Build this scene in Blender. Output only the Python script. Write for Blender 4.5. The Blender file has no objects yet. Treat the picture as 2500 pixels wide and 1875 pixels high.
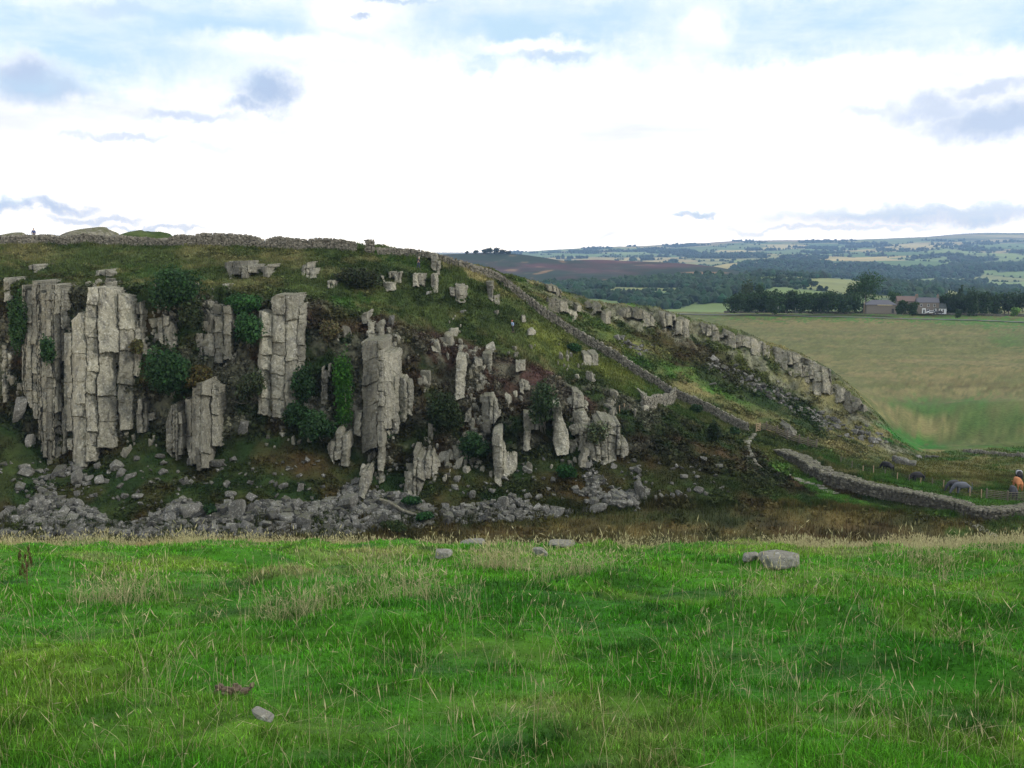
import bpy, math, random
import numpy as np
from mathutils import Vector
R = math.radians
SC = bpy.context.scene
COL = SC.collection
rng = np.random.default_rng(7)
random.seed(7)

# ------------------------------------------------------------------ camera
F = 2401.0; CXP = 1250.0; CYP = 937.5
TH = math.atan((CYP - 622.0) / F)
cam_d = bpy.data.cameras.new("camera"); cam = bpy.data.objects.new("camera", cam_d); COL.objects.link(cam)
cam_d.sensor_width = 36.0; cam_d.lens = 36.0 * F / 2500.0
cam_d.clip_start = 0.1; cam_d.clip_end = 40000
cam.location = (0, 0, 0); cam.rotation_euler = (R(90) - TH, 0, 0)
SC.camera = cam
SC.view_settings.view_transform = 'Standard'; SC.view_settings.look = 'None'
SC.view_settings.exposure = 0.0; SC.view_settings.gamma = 1.0
SC.cycles.max_bounces = 5; SC.cycles.diffuse_bounces = 3; SC.cycles.glossy_bounces = 1
SC.cycles.transmission_bounces = 3; SC.cycles.transparent_max_bounces = 6; SC.cycles.volume_bounces = 0
SC.cycles.caustics_reflective = False; SC.cycles.caustics_refractive = False

def us(px, py):
    """photo pixel (2500 wide) -> direction as u=x/y, s=z/y"""
    cx = (np.asarray(px, float) - CXP) / F; cy = -(np.asarray(py, float) - CYP) / F
    y = math.cos(TH) + cy * math.sin(TH); z = -math.sin(TH) + cy * math.cos(TH)
    return cx / y, z / y
def pix(x, y, z):
    """world -> photo pixel (2500 wide)"""
    d = y * math.cos(TH) - z * math.sin(TH); v = y * math.sin(TH) + z * math.cos(TH)
    return CXP + F * x / d, CYP - F * v / d

# ------------------------------------------------------------------ world: sky and clouds
SUN_AZ, SUN_EL = R(100), R(36)
w = bpy.data.worlds.new("World"); SC.world = w; w.use_nodes = True
nt = w.node_tree; N = nt.nodes; L = nt.links
for n in list(N): N.remove(n)
def nd(t, **k):
    n = N.new(t)
    for a, b in k.items(): setattr(n, a, b)
    return n
def mth(op, a, b=None, c=None, clamp=False):
    n = N.new("ShaderNodeMath"); n.operation = op; n.use_clamp = clamp
    for i, v in enumerate((a, b, c)):
        if v is None: continue
        if isinstance(v, (int, float)): n.inputs[i].default_value = v
        else: L.new(v, n.inputs[i])
    return n.outputs[0]
def mixc(f, a, b):
    n = N.new("ShaderNodeMix"); n.data_type = 'RGBA'
    for i, v in ((0, f), (6, a), (7, b)):
        if isinstance(v, (int, float)): n.inputs[i].default_value = v
        elif isinstance(v, tuple): n.inputs[i].default_value = (*v, 1)
        else: L.new(v, n.inputs[i])
    return n.outputs[2]
out = nd("ShaderNodeOutputWorld"); bg = nd("ShaderNodeBackground")
sky = nd("ShaderNodeTexSky", sky_type='NISHITA', sun_disc=False)
sky.sun_elevation = SUN_EL; sky.sun_rotation = SUN_AZ; sky.altitude = 250
bgs = nd("ShaderNodeBackground"); bgs.inputs[1].default_value = 0.12
L.new(sky.outputs[0], bgs.inputs[0])
tc = nd("ShaderNodeTexCoord"); sep = nd("ShaderNodeSeparateXYZ"); L.new(tc.outputs["Generated"], sep.inputs[0])
X, Y, Z = sep.outputs
AZ = mth('ARCTAN2', X, Y); EL = mth('ARCSINE', Z)
# cloud layer seen in perspective: plane coordinates x/(z+k)
den = mth('ADD', mth('MAXIMUM', Z, 0.0), 0.09)
cv = nd("ShaderNodeCombineXYZ"); L.new(mth('DIVIDE', X, den), cv.inputs[0]); L.new(mth('DIVIDE', Y, den), cv.inputs[1])
def noise(vec, scale, detail=6, rough=0.55, lac=2.0):
    n = nd("ShaderNodeTexNoise"); n.inputs["Scale"].default_value = scale; n.inputs["Detail"].default_value = detail
    n.inputs["Roughness"].default_value = rough; L.new(vec, n.inputs["Vector"]); return n
nA = noise(cv.outputs[0], 1.3, 7, 0.6); nB = noise(tc.outputs["Generated"], 26.0, 6, 0.62); nC = noise(cv.outputs[0], 0.6, 5, 0.6)
nE = noise(tc.outputs["Generated"], 9.0, 6, 0.6)
def sstep(x, a, b):
    t = mth('DIVIDE', mth('SUBTRACT', x, a), b - a, clamp=True)
    return mth('MULTIPLY', mth('MULTIPLY', t, t), mth('SUBTRACT', 3.0, mth('MULTIPLY', t, 2.0)))
sepB = nd("ShaderNodeSeparateColor"); L.new(nB.outputs["Color"], sepB.inputs[0])
sepE = nd("ShaderNodeSeparateColor"); L.new(nE.outputs["Color"], sepE.inputs[0])
def aed(xd, yd):
    u, s = us(xd * 1.1302, yd * 1.1302); v = np.array([u, 1, s]); v /= np.linalg.norm(v)
    return math.atan2(v[0], v[1]), math.asin(v[2])
def blob(xd, yd, rx, ry, edge=0.55, warp=1.0):
    """a cloud of limited size: 0..1, ragged edge, centred on a compass direction"""
    a0, e0 = aed(xd, yd); k = 1.1302 / F
    da = mth('DIVIDE', mth('ADD', mth('SUBTRACT', AZ, a0), mth('MULTIPLY', mth('SUBTRACT', sepB.outputs[0], 0.5), 0.075 * warp)), rx * k)
    de = mth('DIVIDE', mth('ADD', mth('SUBTRACT', EL, e0), mth('MULTIPLY', mth('SUBTRACT', sepB.outputs[1], 0.5), 0.045 * warp)), ry * k)
    r = mth('SQRT', mth('ADD', mth('MULTIPLY', da, da), mth('MULTIPLY', de, de)))
    return sstep(r, 1.0 + edge * 0.3, 1.0 - edge)
# blue openings high up
blue = None
for b in ((140, 80, 460, 115, 1.0), (430, 40, 480, 95, 1.0), (1160, 45, 520, 95, 1.0), (1030, 125, 90, 40, .9), (1800, 45, 620, 105, 1.0), (2250, 20, 420, 90, 1.0),
          (20, 432, 90, 14, .6), (2000, 455, 420, 24, .45), (1480, 470, 60, 10, .5)):
    v = mth('MULTIPLY', blob(*b[:4], edge=0.9, warp=1.6), b[4]); blue = v if blue is None else mth('MAXIMUM', blue, v)
wisp = sstep(nA.outputs["Fac"], 0.42, 0.62)
blue = mth('MULTIPLY', blue, mth('SUBTRACT', 1.0, mth('MULTIPLY', wisp, 0.35)))
white = None
for b in ((770, 35, 110, 42), (1530, 55, 75, 48), (1150, 95, 170, 18), (620, 95, 200, 30), (40, 140, 90, 30), (1850, 140, 300, 20)):
    v = blob(*b, edge=0.8, warp=0.8); white = v if white is None else mth('MAXIMUM', white, v)
blue = mth('MULTIPLY', blue, mth('SUBTRACT', 1.0, mth('MULTIPLY', white, 0.95)))
grey = None
for b in ((60, 168, 105, 50, .95), (120, 186, 80, 28, .85), (578, 196, 84, 46, 1.0), (530, 228, 60, 20, .9), (400, 252, 110, 13, .6), (260, 298, 130, 9, .5), (470, 315, 60, 12, .3),
          (2010, 235, 120, 32, .65), (2150, 262, 150, 42, .85), (1900, 235, 100, 14, .4), (2130, 190, 90, 18, .6), (245, 25, 110, 22, .6), (1210, 112, 85, 13, .7), (780, 40, 30, 9, .8),
          (80, 445, 150, 16, .85), (200, 470, 120, 10, .6), (330, 492, 140, 8, .6), (1500, 470, 50, 8, .6), (1300, 505, 60, 6, .3), (2050, 468, 420, 26, .6), (1800, 495, 300, 8, .5), (860, 3, 90, 6, .7)):
    v = mth('MULTIPLY', blob(*b[:4], edge=0.75, warp=0.9), b[4]); grey = v if grey is None else mth('MAXIMUM', grey, v)
grey = mth('MULTIPLY', grey, sstep(sepE.outputs[2], 0.26, 0.42))
cl_bright = mixc(sstep(nC.outputs["Fac"], 0.48, 0.68), (1.24, 1.24, 1.25), (0.99, 1.0, 1.03))
# the deck overhead is a mix of bright and grey cloud
over = sstep(EL, 0.27, 0.9)
cl_over = mixc(sstep(nA.outputs["Fac"], 0.35, 0.65), (0.80, 0.86, 0.98), (1.10, 1.12, 1.16))
cl_low = mixc(sstep(EL, 0.13, -0.01), cl_bright, (2.35, 2.05, 1.72))
cl_low = mixc(sstep(EL, 0.034, 0.010), cl_low, (3.6, 3.1, 2.35))
cl = mixc(over, cl_low, cl_over)
cl = mixc(grey, cl, (0.52, 0.64, 0.86))
bgc = nd("ShaderNodeBackground"); L.new(cl, bgc.inputs[0]); bgc.inputs[1].default_value = 1.0
pale = nd("ShaderNodeBackground"); pale.inputs[0].default_value = (0.70, 0.96, 1.16, 1); pale.inputs[1].default_value = 0.9
mA = nd("ShaderNodeMixShader"); mA.inputs[0].default_value = 0.9; L.new(bgs.outputs[0], mA.inputs[1]); L.new(pale.outputs[0], mA.inputs[2])
mB = nd("ShaderNodeMixShader"); L.new(blue, mB.inputs[0]); L.new(bgc.outputs[0], mB.inputs[1]); L.new(mA.outputs[0], mB.inputs[2])
L.new(mB.outputs[0], out.inputs[0])
w.cycles.sampling_method = 'MANUAL'; w.cycles.sample_map_resolution = 512

sd = bpy.data.lights.new("sun", 'SUN'); sd.energy = 1.9; sd.angle = R(7); sd.color = (1.0, 0.93, 0.82)
sun = bpy.data.objects.new("sun", sd); COL.objects.link(sun)
dv = Vector((math.sin(SUN_AZ) * math.cos(SUN_EL), math.cos(SUN_AZ) * math.cos(SUN_EL), math.sin(SUN_EL)))
sun.rotation_euler = dv.to_track_quat('Z', 'Y').to_euler()

# ------------------------------------------------------------------ numpy noise
def _h(ix, iy, iz, seed):
    h = (ix * 374761393 + iy * 668265263 + iz * 1440662683 + seed * 974711) & 0xffffffff
    h = ((h ^ (h >> 13)) * 1274126177) & 0xffffffff
    h = ((h ^ (h >> 16)) * 2246822519) & 0xffffffff
    return ((h ^ (h >> 15)) & 0xffffff) / float(0xffffff)
def vn(p, seed=0):
    p = np.asarray(p, float); i = np.floor(p).astype(np.int64); f = p - i; f = f * f * f * (f * (f * 6 - 15) + 10)
    r = 0
    for a in (0, 1):
        for b in (0, 1):
            for c in (0, 1):
                wgt = (f[..., 0] if a else 1 - f[..., 0]) * (f[..., 1] if b else 1 - f[..., 1]) * (f[..., 2] if c else 1 - f[..., 2])
                r = r + wgt * _h(i[..., 0] + a, i[..., 1] + b, i[..., 2] + c, seed)
    return r * 2 - 1
def fbm(p, oct=4, seed=0, gain=0.5):
    p = np.asarray(p, float); s = 0; a = 1; t = 0
    for k in range(oct):
        s = s + a * vn(p * (2.03 ** k) + 17.3 * k, seed + k); t += a; a *= gain
    return s / t * 1.5
def p3(x, y, z=0.0, sc=1.0):
    x, y, z = np.broadcast_arrays(np.asarray(x, float), y, z); return np.stack([x, y, z], -1) * sc
def ss(x, a, b):
    t = np.clip((x - a) / (b - a), 0, 1); return t * t * (3 - 2 * t)
def lin(r, g, b):
    c = np.array([r, g, b]) / 255.0
    return np.where(c <= 0.04045, c / 12.92, ((c + 0.055) / 1.055) ** 2.4)

# ------------------------------------------------------------------ mesh building
class MB:
    def __init__(s): s.v = []; s.q = []; s.t = []; s.cv = []; s.n = 0; s.has = False
    def add(s, v, q=None, t=None, c=None):
        v = np.asarray(v, np.float32).reshape(-1, 3)
        if q is not None and len(q): s.q.append(np.asarray(q, np.int64).reshape(-1, 4) + s.n)
        if t is not None and len(t): s.t.append(np.asarray(t, np.int64).reshape(-1, 3) + s.n)
        if c is not None: s.has = True; c = np.broadcast_to(np.asarray(c, np.float32), (len(v), 3))
        else: c = np.ones((len(v), 3), np.float32) * 0.5
        s.cv.append(c); s.v.append(v); s.n += len(v)
    def build(s, name, mat, parent=None, smooth=False):
        V = np.concatenate(s.v); q = np.concatenate(s.q) if s.q else np.zeros((0, 4), np.int64); t = np.concatenate(s.t) if s.t else np.zeros((0, 3), np.int64)
        me = bpy.data.meshes.new(name); me.vertices.add(len(V)); me.vertices.foreach_set("co", V.ravel())
        loops = np.concatenate([q.ravel(), t.ravel()]).astype(np.int32)
        me.loops.add(len(loops)); me.loops.foreach_set("vertex_index", loops)
        st = np.concatenate([np.arange(len(q)) * 4, len(q) * 4 + np.arange(len(t)) * 3]).astype(np.int32)
        me.polygons.add(len(st)); me.polygons.foreach_set("loop_start", st)
        me.update(calc_edges=True)
        if s.has:
            C = np.concatenate(s.cv); a = me.attributes.new("Col", 'FLOAT_COLOR', 'POINT')
            a.data.foreach_set("color", np.concatenate([C, np.ones((len(C), 1), np.float32)], 1).astype(np.float32).ravel())
        me.polygons.foreach_set("use_smooth", np.full(len(st), smooth, bool))
        if mat: me.materials.append(mat)
        o = bpy.data.objects.new(name, me); COL.objects.link(o)
        if parent is not None: o.parent = parent; o.matrix_parent_inverse = parent.matrix_world.inverted() if False else o.matrix_parent_inverse
        return o
def tag(o, label=None, cat=None, group=None, kind=None):
    if label: o["label"] = label
    if cat: o["category"] = cat
    if group: o["group"] = group
    if kind: o["kind"] = kind
    return o
def empty(name, loc, rz=0.0):
    o = bpy.data.objects.new(name, None); o.location = loc; o.rotation_euler = (0, 0, rz); COL.objects.link(o); return o
def copy_tree(o, parent=None):
    c = o.copy(); COL.objects.link(c); c.parent = parent
    for ch in o.children: copy_tree(ch, c)
    return c
def grid_quads(nr, nc):
    a = np.arange(nr * nc).reshape(nr, nc)
    return np.stack([a[:-1, :-1], a[:-1, 1:], a[1:, 1:], a[1:, :-1]], -1).reshape(-1, 4)

# ------------------------------------------------------------------ materials
def newmat(name):
    m = bpy.data.materials.new(name); m.use_nodes = True; nt = m.node_tree
    for n in list(nt.nodes): nt.nodes.remove(n)
    o = nt.nodes.new("ShaderNodeOutputMaterial"); return m, nt, o
def veg_mat(name, transl=0.0, nscale=0.0, namt=0.25, rough=0.9, bump=0.0, bscale=4.0):
    m, nt, o = newmat(name); n = nt.nodes; l = nt.links
    a = n.new("ShaderNodeAttribute"); a.attribute_name = "Col"; c = a.outputs["Color"]
    if nscale:
        g = n.new("ShaderNodeNewGeometry")
        t = n.new("ShaderNodeTexNoise"); t.inputs["Scale"].default_value = nscale; t.inputs["Detail"].default_value = 5; t.inputs["Roughness"].default_value = 0.7
        l.new(g.outputs["Position"], t.inputs["Vector"])
        mr = n.new("ShaderNodeMapRange"); mr.inputs[1].default_value = 0.3; mr.inputs[2].default_value = 0.7; mr.inputs[3].default_value = 1 - namt; mr.inputs[4].default_value = 1 + namt
        l.new(t.outputs["Fac"], mr.inputs[0])
        vm = n.new("ShaderNodeVectorMath"); vm.operation = 'SCALE'; l.new(c, vm.inputs[0]); l.new(mr.outputs[0], vm.inputs["Scale"]); c = vm.outputs[0]
    b = n.new("ShaderNodeBsdfPrincipled"); b.inputs["Roughness"].default_value = rough; b.inputs["Specular IOR Level"].default_value = 0.15
    l.new(c, b.inputs["Base Color"]); sh = b.outputs[0]
    if bump:
        g = n.new("ShaderNodeNewGeometry"); t2 = n.new("ShaderNodeTexNoise"); t2.inputs["Scale"].default_value = bscale; t2.inputs["Detail"].default_value = 4
        l.new(g.outputs["Position"], t2.inputs["Vector"])
        bp = n.new("ShaderNodeBump"); bp.inputs["Strength"].default_value = 0.8; bp.inputs["Distance"].default_value = bump; l.new(t2.outputs["Fac"], bp.inputs["Height"]); l.new(bp.outputs[0], b.inputs["Normal"])
    if transl:
        tr = n.new("ShaderNodeBsdfTranslucent"); l.new(c, tr.inputs[0]); mx = n.new("ShaderNodeMixShader"); mx.inputs[0].default_value = transl
        l.new(sh, mx.inputs[1]); l.new(tr.outputs[0], mx.inputs[2]); sh = mx.outputs[0]
    l.new(sh, o.inputs[0]); return m
def rock_mat(name, base=(0.25, 0.243, 0.193), dark=(0.085, 0.085, 0.08), light=(0.52, 0.52, 0.47), sc=1.0, bump=0.12, moss=0.25, mossc=(0.09, 0.095, 0.04), lich=0.5):
    m, nt, o = newmat(name); n = nt.nodes; l = nt.links
    g = n.new("ShaderNodeNewGeometry"); oi = n.new("ShaderNodeAttribute"); oi.attribute_name = "Col"
    def nz(s, d=6, r=0.65, st=None):
        t = n.new("ShaderNodeTexNoise"); t.inputs["Scale"].default_value = s * sc; t.inputs["Detail"].default_value = d; t.inputs["Roughness"].default_value = r
        if st:
            mp = n.new("ShaderNodeMapping"); mp.inputs["Scale"].default_value = st; l.new(g.outputs["Position"], mp.inputs[0]); l.new(mp.outputs[0], t.inputs["Vector"])
        else: l.new(g.outputs["Position"], t.inputs["Vector"])
        return t.outputs["Fac"]
    def rmp(x, a, b, c=0.0, d=1.0):
        mr = n.new("ShaderNodeMapRange"); mr.inputs[1].default_value = a; mr.inputs[2].default_value = b; mr.inputs[3].default_value = c; mr.inputs[4].default_value = d; l.new(x, mr.inputs[0]); return mr.outputs[0]
    def mx(f, a, b):
        q = n.new("ShaderNodeMix"); q.data_type = 'RGBA'
        for i, v in ((0, f), (6, a), (7, b)):
            if isinstance(v, tuple): q.inputs[i].default_value = (*v, 1)
            else: l.new(v, q.inputs[i])
        return q.outputs[2]
    c = mx(rmp(nz(0.35), 0.35, 0.65), base, tuple(x * 0.78 for x in base))
    c = mx(rmp(nz(0.9, 6, 0.7, (1.6, 1.6, 0.25)), 0.48, 0.68, 0, 0.85), c, dark)          # vertical weather streaks
    c = mx(rmp(nz(2.2, 5, 0.85), 0.55, 0.64, 0, lich), c, light); c = mx(rmp(nz(5.5, 3, 0.6), 0.62, 0.68, 0, lich), c, light)   # lichen spots
    c = mx(rmp(nz(0.8, 6, 0.7), 0.55, 0.68, 0, moss), c, mossc)
    vm = n.new("ShaderNodeVectorMath"); vm.operation = 'SCALE'; l.new(c, vm.inputs[0])
    sx = n.new("ShaderNodeSeparateColor"); l.new(oi.outputs["Color"], sx.inputs[0]); l.new(rmp(sx.outputs[0], 0, 1, 0.45, 1.5), vm.inputs["Scale"])
    # up-facing ledges carry turf and moss
    sn = n.new("ShaderNodeSeparateXYZ"); l.new(g.outputs["Normal"], sn.inputs[0])
    ad = n.new("ShaderNodeMath"); ad.operation = 'ADD'; l.new(sn.outputs[2], ad.inputs[0]); l.new(rmp(nz(1.5), 0.3, 0.7, -0.35, 0.35), ad.inputs[1])
    c = mx(rmp(ad.outputs[0], 0.75, 1.0, 0, moss * 2.2 if moss < .4 else .9), vm.outputs[0], mossc)
    b = n.new("ShaderNodeBsdfPrincipled"); b.inputs["Roughness"].default_value = 0.92; b.inputs["Specular IOR Level"].default_value = 0.2
    l.new(c, b.inputs["Base Color"])
    bp = n.new("ShaderNodeBump"); bp.inputs["Strength"].default_value = 0.9; bp.inputs["Distance"].default_value = bump
    h = n.new("ShaderNodeMath"); h.operation = 'ADD'; l.new(nz(1.6, 8, 0.7), h.inputs[0])
    vo = n.new("ShaderNodeTexVoronoi"); vo.feature = 'DISTANCE_TO_EDGE'; vo.inputs["Scale"].default_value = 0.8 * sc
    mp = n.new("ShaderNodeMapping"); mp.inputs["Scale"].default_value = (1.2, 1.2, 0.6); l.new(g.outputs["Position"], mp.inputs[0]); l.new(mp.outputs[0], vo.inputs["Vector"])
    l.new(rmp(vo.outputs["Distance"], 0, 0.035, 0, 0.6), h.inputs[1]); l.new(h.outputs[0], bp.inputs["Height"]); l.new(bp.outputs[0], b.inputs["Normal"])
    l.new(b.outputs[0], o.inputs[0]); return m
def flat_mat(name, col, rough=0.8, nscale=3.0, namt=0.2, metal=0.0):
    m, nt, o = newmat(name); n = nt.nodes; l = nt.links
    tcn = n.new("ShaderNodeTexCoord"); t = n.new("ShaderNodeTexNoise"); t.inputs["Scale"].default_value = nscale; t.inputs["Detail"].default_value = 5
    l.new(tcn.outputs["Object"], t.inputs["Vector"])
    q = n.new("ShaderNodeMix"); q.data_type = 'RGBA'; l.new(t.outputs["Fac"], q.inputs[0])
    q.inputs[6].default_value = (*[x * (1 - namt) for x in col], 1); q.inputs[7].default_value = (*[min(1, x * (1 + namt)) for x in col], 1)
    b = n.new("ShaderNodeBsdfPrincipled"); b.inputs["Roughness"].default_value = rough; b.inputs["Metallic"].default_value = metal; l.new(q.outputs[2], b.inputs["Base Color"])
    l.new(b.outputs[0], o.inputs[0]); return m
M_TURF = veg_mat("turf", nscale=1.7, namt=0.3, bump=0.15, bscale=3.0)
M_FARTURF = veg_mat("far_turf", nscale=0.02, namt=0.12)
M_GRASS = veg_mat("grass_blades", transl=0.3, rough=0.6)
M_LEAF = veg_mat("leaves", transl=0.2, rough=0.7)
M_ROCK = rock_mat("crag_rock")
M_ROCKB = rock_mat("pale_crag_rock", base=(0.245, 0.233, 0.175), moss=0.45, lich=0.4)
M_SCREE = rock_mat("scree_rock", light=(.42, .42, .40), base=(0.125, 0.125, 0.112), sc=2.0, moss=0.2, lich=0.8, bump=0.06)
M_WALL = rock_mat("wall_stone", base=(0.20, 0.19, 0.155), sc=4.0, moss=0.3, lich=0.6, bump=0.03)
M_BOULDER = rock_mat("field_stone", base=(0.24, 0.24, 0.215), sc=7.0, moss=0.15, lich=0.6, bump=0.012, mossc=(0.14, 0.13, 0.07))
M_BARK = flat_mat("bark", (0.16, 0.145, 0.12), 0.9, 6)

# ------------------------------------------------------------------ terrain surfaces
D = 1.1302                                             # my notes are in a 2212-wide copy of the photograph
class Surf:
    """sheet of ground given by columns (u = x/y) and rows; Yg, Zg hold distance and height"""
    def __init__(s, U, Yg, Zg): s.U = U; s.Y = Yg; s.Z = Zg
    def prof(s, u):
        i = float(np.interp(u, s.U, np.arange(len(s.U)))); k = min(int(i), len(s.U) - 2); f = i - k
        return s.Y[:, k] * (1 - f) + s.Y[:, k + 1] * f, s.Z[:, k] * (1 - f) + s.Z[:, k + 1] * f
    def hit(s, px, py, rmin=0, rmax=None):
        u, sl = us(px, py); y, z = s.prof(u); q = z / y; rmax = rmax or len(q)
        k = np.nonzero(q[rmin:rmax] >= sl)[0]
        if len(k) == 0: k = rmin + int(np.argmax(q[rmin:rmax])); yy = y[k]; return np.array([u * yy, yy, z[k]])
        k = rmin + k[0]
        if k == rmin: yy = y[k]; return np.array([u * yy, yy, z[k]])
        f = (sl - q[k - 1]) / max(q[k] - q[k - 1], 1e-9); yy = y[k - 1] * (1 - f) + y[k] * f
        return np.array([u * yy, yy, z[k - 1] * (1 - f) + z[k] * f])
    def z(s, x, y):
        yy, zz = s.prof(x / y); return float(np.interp(y, yy, zz))
def smooth1(a, n, axis):
    k = np.hanning(2 * n + 3)[1:-1]; k /= k.sum()
    pad = [(0, 0)] * a.ndim; pad[axis] = (n, n); ap = np.pad(a, pad, mode='edge')
    return np.apply_along_axis(lambda v: np.convolve(v, k, 'valid'), axis, ap)

# ridge: one row of control points per feature line.  tuple: (x_d, y_d, distance)
def feat(pts, U):
    pts = sorted(pts); xs = np.array([p[0] for p in pts], float); pyd = np.array([p[1] for p in pts], float); ds = np.array([p[2] for p in pts], float)
    uu, sl = us(xs * D, pyd * D)
    return np.interp(U, uu, ds), np.interp(U, uu, sl * ds)
NC = 860
e0 = us(-60 * D, 900)[0]; e1 = us(2270 * D, 900)[0]
U = np.concatenate([np.linspace(-0.95, e0, 40)[:-1], np.linspace(e0, e1, NC), np.linspace(e1, 0.95, 40)[1:]])
FT = {}
FT['foot'] = [(-400, 1165, 101), (0, 1165, 101), (300, 1165, 101), (600, 1160, 101.5), (900, 1140, 104), (1100, 1125, 106.5), (1400, 1102, 110), (1640, 1095, 111), (1750, 1095, 111), (2000, 1112, 108.5), (2212, 1122, 107), (2600, 1130, 106)]
FT['base'] = [(-400, 900, 116), (0, 900, 117), (100, 985, 114.5), (190, 1000, 114), (260, 965, 115), (320, 920, 116.5), (430, 1000, 114), (560, 930, 116.5), (650, 930, 117), (790, 1010, 114), (880, 1030, 113.5), (960, 990, 116), (1080, 1005, 116), (1180, 975, 117.5), (1260, 985, 118), (1400, 980, 118.5), (1550, 1020, 117.5), (1640, 1040, 117), (1750, 1062, 116), (2000, 1085, 114), (2212, 1096, 112), (2600, 1100, 112)]
FT['top'] = [(-400, 600, 124), (0, 605, 124), (60, 612, 124), (200, 625, 123.5), (330, 625, 124), (500, 640, 125), (640, 640, 126), (700, 660, 126), (800, 700, 126.5), (900, 735, 127), (1000, 768, 128), (1150, 805, 130), (1300, 842, 131), (1400, 875, 132), (1550, 938, 133), (1640, 972, 133.5), (1750, 1020, 128), (2000, 1055, 122), (2212, 1062, 121), (2600, 1065, 121)]
FT['wall'] = [(-400, 530, 146), (0, 526, 148), (300, 530, 150), (500, 531, 150), (700, 537, 150), (800, 542, 150), (900, 551, 150), (1000, 574, 150), (1070, 602, 152), (1150, 664, 152), (1250, 734, 152), (1350, 795, 150), (1450, 860, 148), (1550, 905, 145), (1640, 948, 142), (1750, 975, 138), (1900, 1015, 132), (2000, 1030, 130), (2212, 1035, 129), (2600, 1035, 129)]
FT['base2'] = [(-400, 528, 152), (0, 524, 156), (800, 541, 157), (950, 562, 158), (1070, 596, 162), (1150, 632, 164), (1250, 682, 166), (1350, 722, 166), (1500, 768, 166), (1640, 828, 164), (1750, 885, 160), (1850, 945, 153), (1920, 985, 147), (2000, 1005, 142), (2212, 1000, 143), (2600, 1000, 143)]
FT['crest2'] = [(-400, 527, 160), (0, 522, 164), (800, 540, 165), (900, 550, 166), (1000, 570, 168), (1080, 590, 172), (1130, 599, 175), (1180, 608, 176), (1240, 637, 177), (1300, 652, 178), (1350, 652, 179), (1420, 662, 180), (1500, 689, 179), (1560, 704, 178), (1640, 732, 176), (1700, 752, 175), (1750, 775, 174), (1800, 800, 172), (1850, 848, 168), (1900, 905, 161), (1940, 955, 155), (1990, 990, 150), (2100, 982, 152), (2212, 975, 153), (2600, 975, 153)]
rows = []; band = []
fY = {}; fZ = {}
for k, pts in FT.items(): fY[k], fZ[k] = feat(pts, U)
one = np.ones_like(U)
seq = [(70 * one, -30.3 * one), (88 * one, -29.7 * one), (fY['foot'], fZ['foot']), (fY['base'], fZ['base']), (fY['top'], fZ['top']), (fY['wall'], fZ['wall']),
       (fY['base2'], fZ['base2']), (fY['crest2'], fZ['crest2'])]
c2y, c2z = fY['crest2'], fZ['crest2']
seq.append((c2y + 14, np.minimum(c2z - 0.25 * np.clip(c2z + 30, 0, 99) - 0.1, -3.0)))
seq.append((c2y + 60, np.minimum(-30.0 * one, c2z)))
for yy in (260, 340, 430, 500): seq.append((yy * one, -30.2 * one))
seq.append((540 * one, -30.6 * one)); seq.append((620 * one, -37 * one)); seq.append((680 * one, -46 * one))
cnt = [6, 10, 46, 64, 64, 48, 36, 34, 8, 12, 24, 16, 12, 8, 6, 8, 4]
NR = sum(cnt[:len(seq) - 1]) + 1
YY = []; ZZ = []; BB = []
for i in range(len(seq) - 1):
    for j in range(cnt[i]):
        t = j / cnt[i]; YY.append(seq[i][0] * (1 - t) + seq[i + 1][0] * t); ZZ.append(seq[i][1] * (1 - t) + seq[i + 1][1] * t); BB.append(i + t)
YY.append(seq[-1][0]); ZZ.append(seq[-1][1]); BB.append(len(seq) - 1.0)
Yg = np.array(YY); Zg = np.array(ZZ); Bg = np.array(BB)
Yg = smooth1(Yg, 6, 1); Zg = smooth1(Zg, 6, 1); Zg = smooth1(Zg, 2, 0); Yg = smooth1(Yg, 2, 0)
Xg = U[None, :] * Yg
# relief
amp = np.interp(Bg, [0, 2, 2.5, 3, 3.5, 4, 5, 6, 6.5, 7, 8, 9, 12, 17], [.1, .15, .45, .7, 1.0, .7, .35, .6, 1.2, .55, .4, .12, .25, .3])[:, None]
amp = amp * (1 - 0.72 * ss(U, us(1700 * D, 900)[0], us(2000 * D, 900)[0])[None, :] * (Bg[:, None] < 9))
def rockmask(x, y, z, b):
    px, py = pix(x, y, z); xd = px / D
    f = ss(b, 6.02, 6.2) * (1 - ss(b, 6.92, 7.1)) * ss(xd, 1110, 1180) * (1 - ss(xd, 1930, 2000)); g = ss(b, 3.0, 3.12) * (1 - ss(b, 3.95, 4.1)) * (1 - ss(xd, 1350, 1500)) * ss(xd, -80, 0)
    nn = fbm(np.stack([x / 3.0, y / 3.0, z / 5.0], -1), 4, 811)
    return f * ss(nn, -.35, .15), g * ss(nn, -.12, .3)
rmf, rmg = rockmask(Xg, Yg, Zg, Bg[:, None] * np.ones_like(Xg))
fl_ = np.abs(fbm(np.stack([Xg / 1.3, Zg / 3.5, Yg / 5], -1), 3, 823)); fl2 = np.floor(4 * fbm(np.stack([Xg / 2.2, Zg / 1.6, Yg / 9], -1), 2, 829)) / 4
Yg = Yg - (rmf * 1.0 + rmg * .6) * (fl2 + .5 - .8 * fl_); Xg = U[None, :] * Yg
n1 = fbm(p3(Xg, Yg, Zg, 1 / 7.0), 5, 3); n2 = fbm(p3(Xg, Yg, Zg, 1 / 1.8), 3, 9)
Zg = Zg + amp * (n1 * 0.75 + n2 * 0.35)
plainb = (Bg[:, None] > 8)
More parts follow.
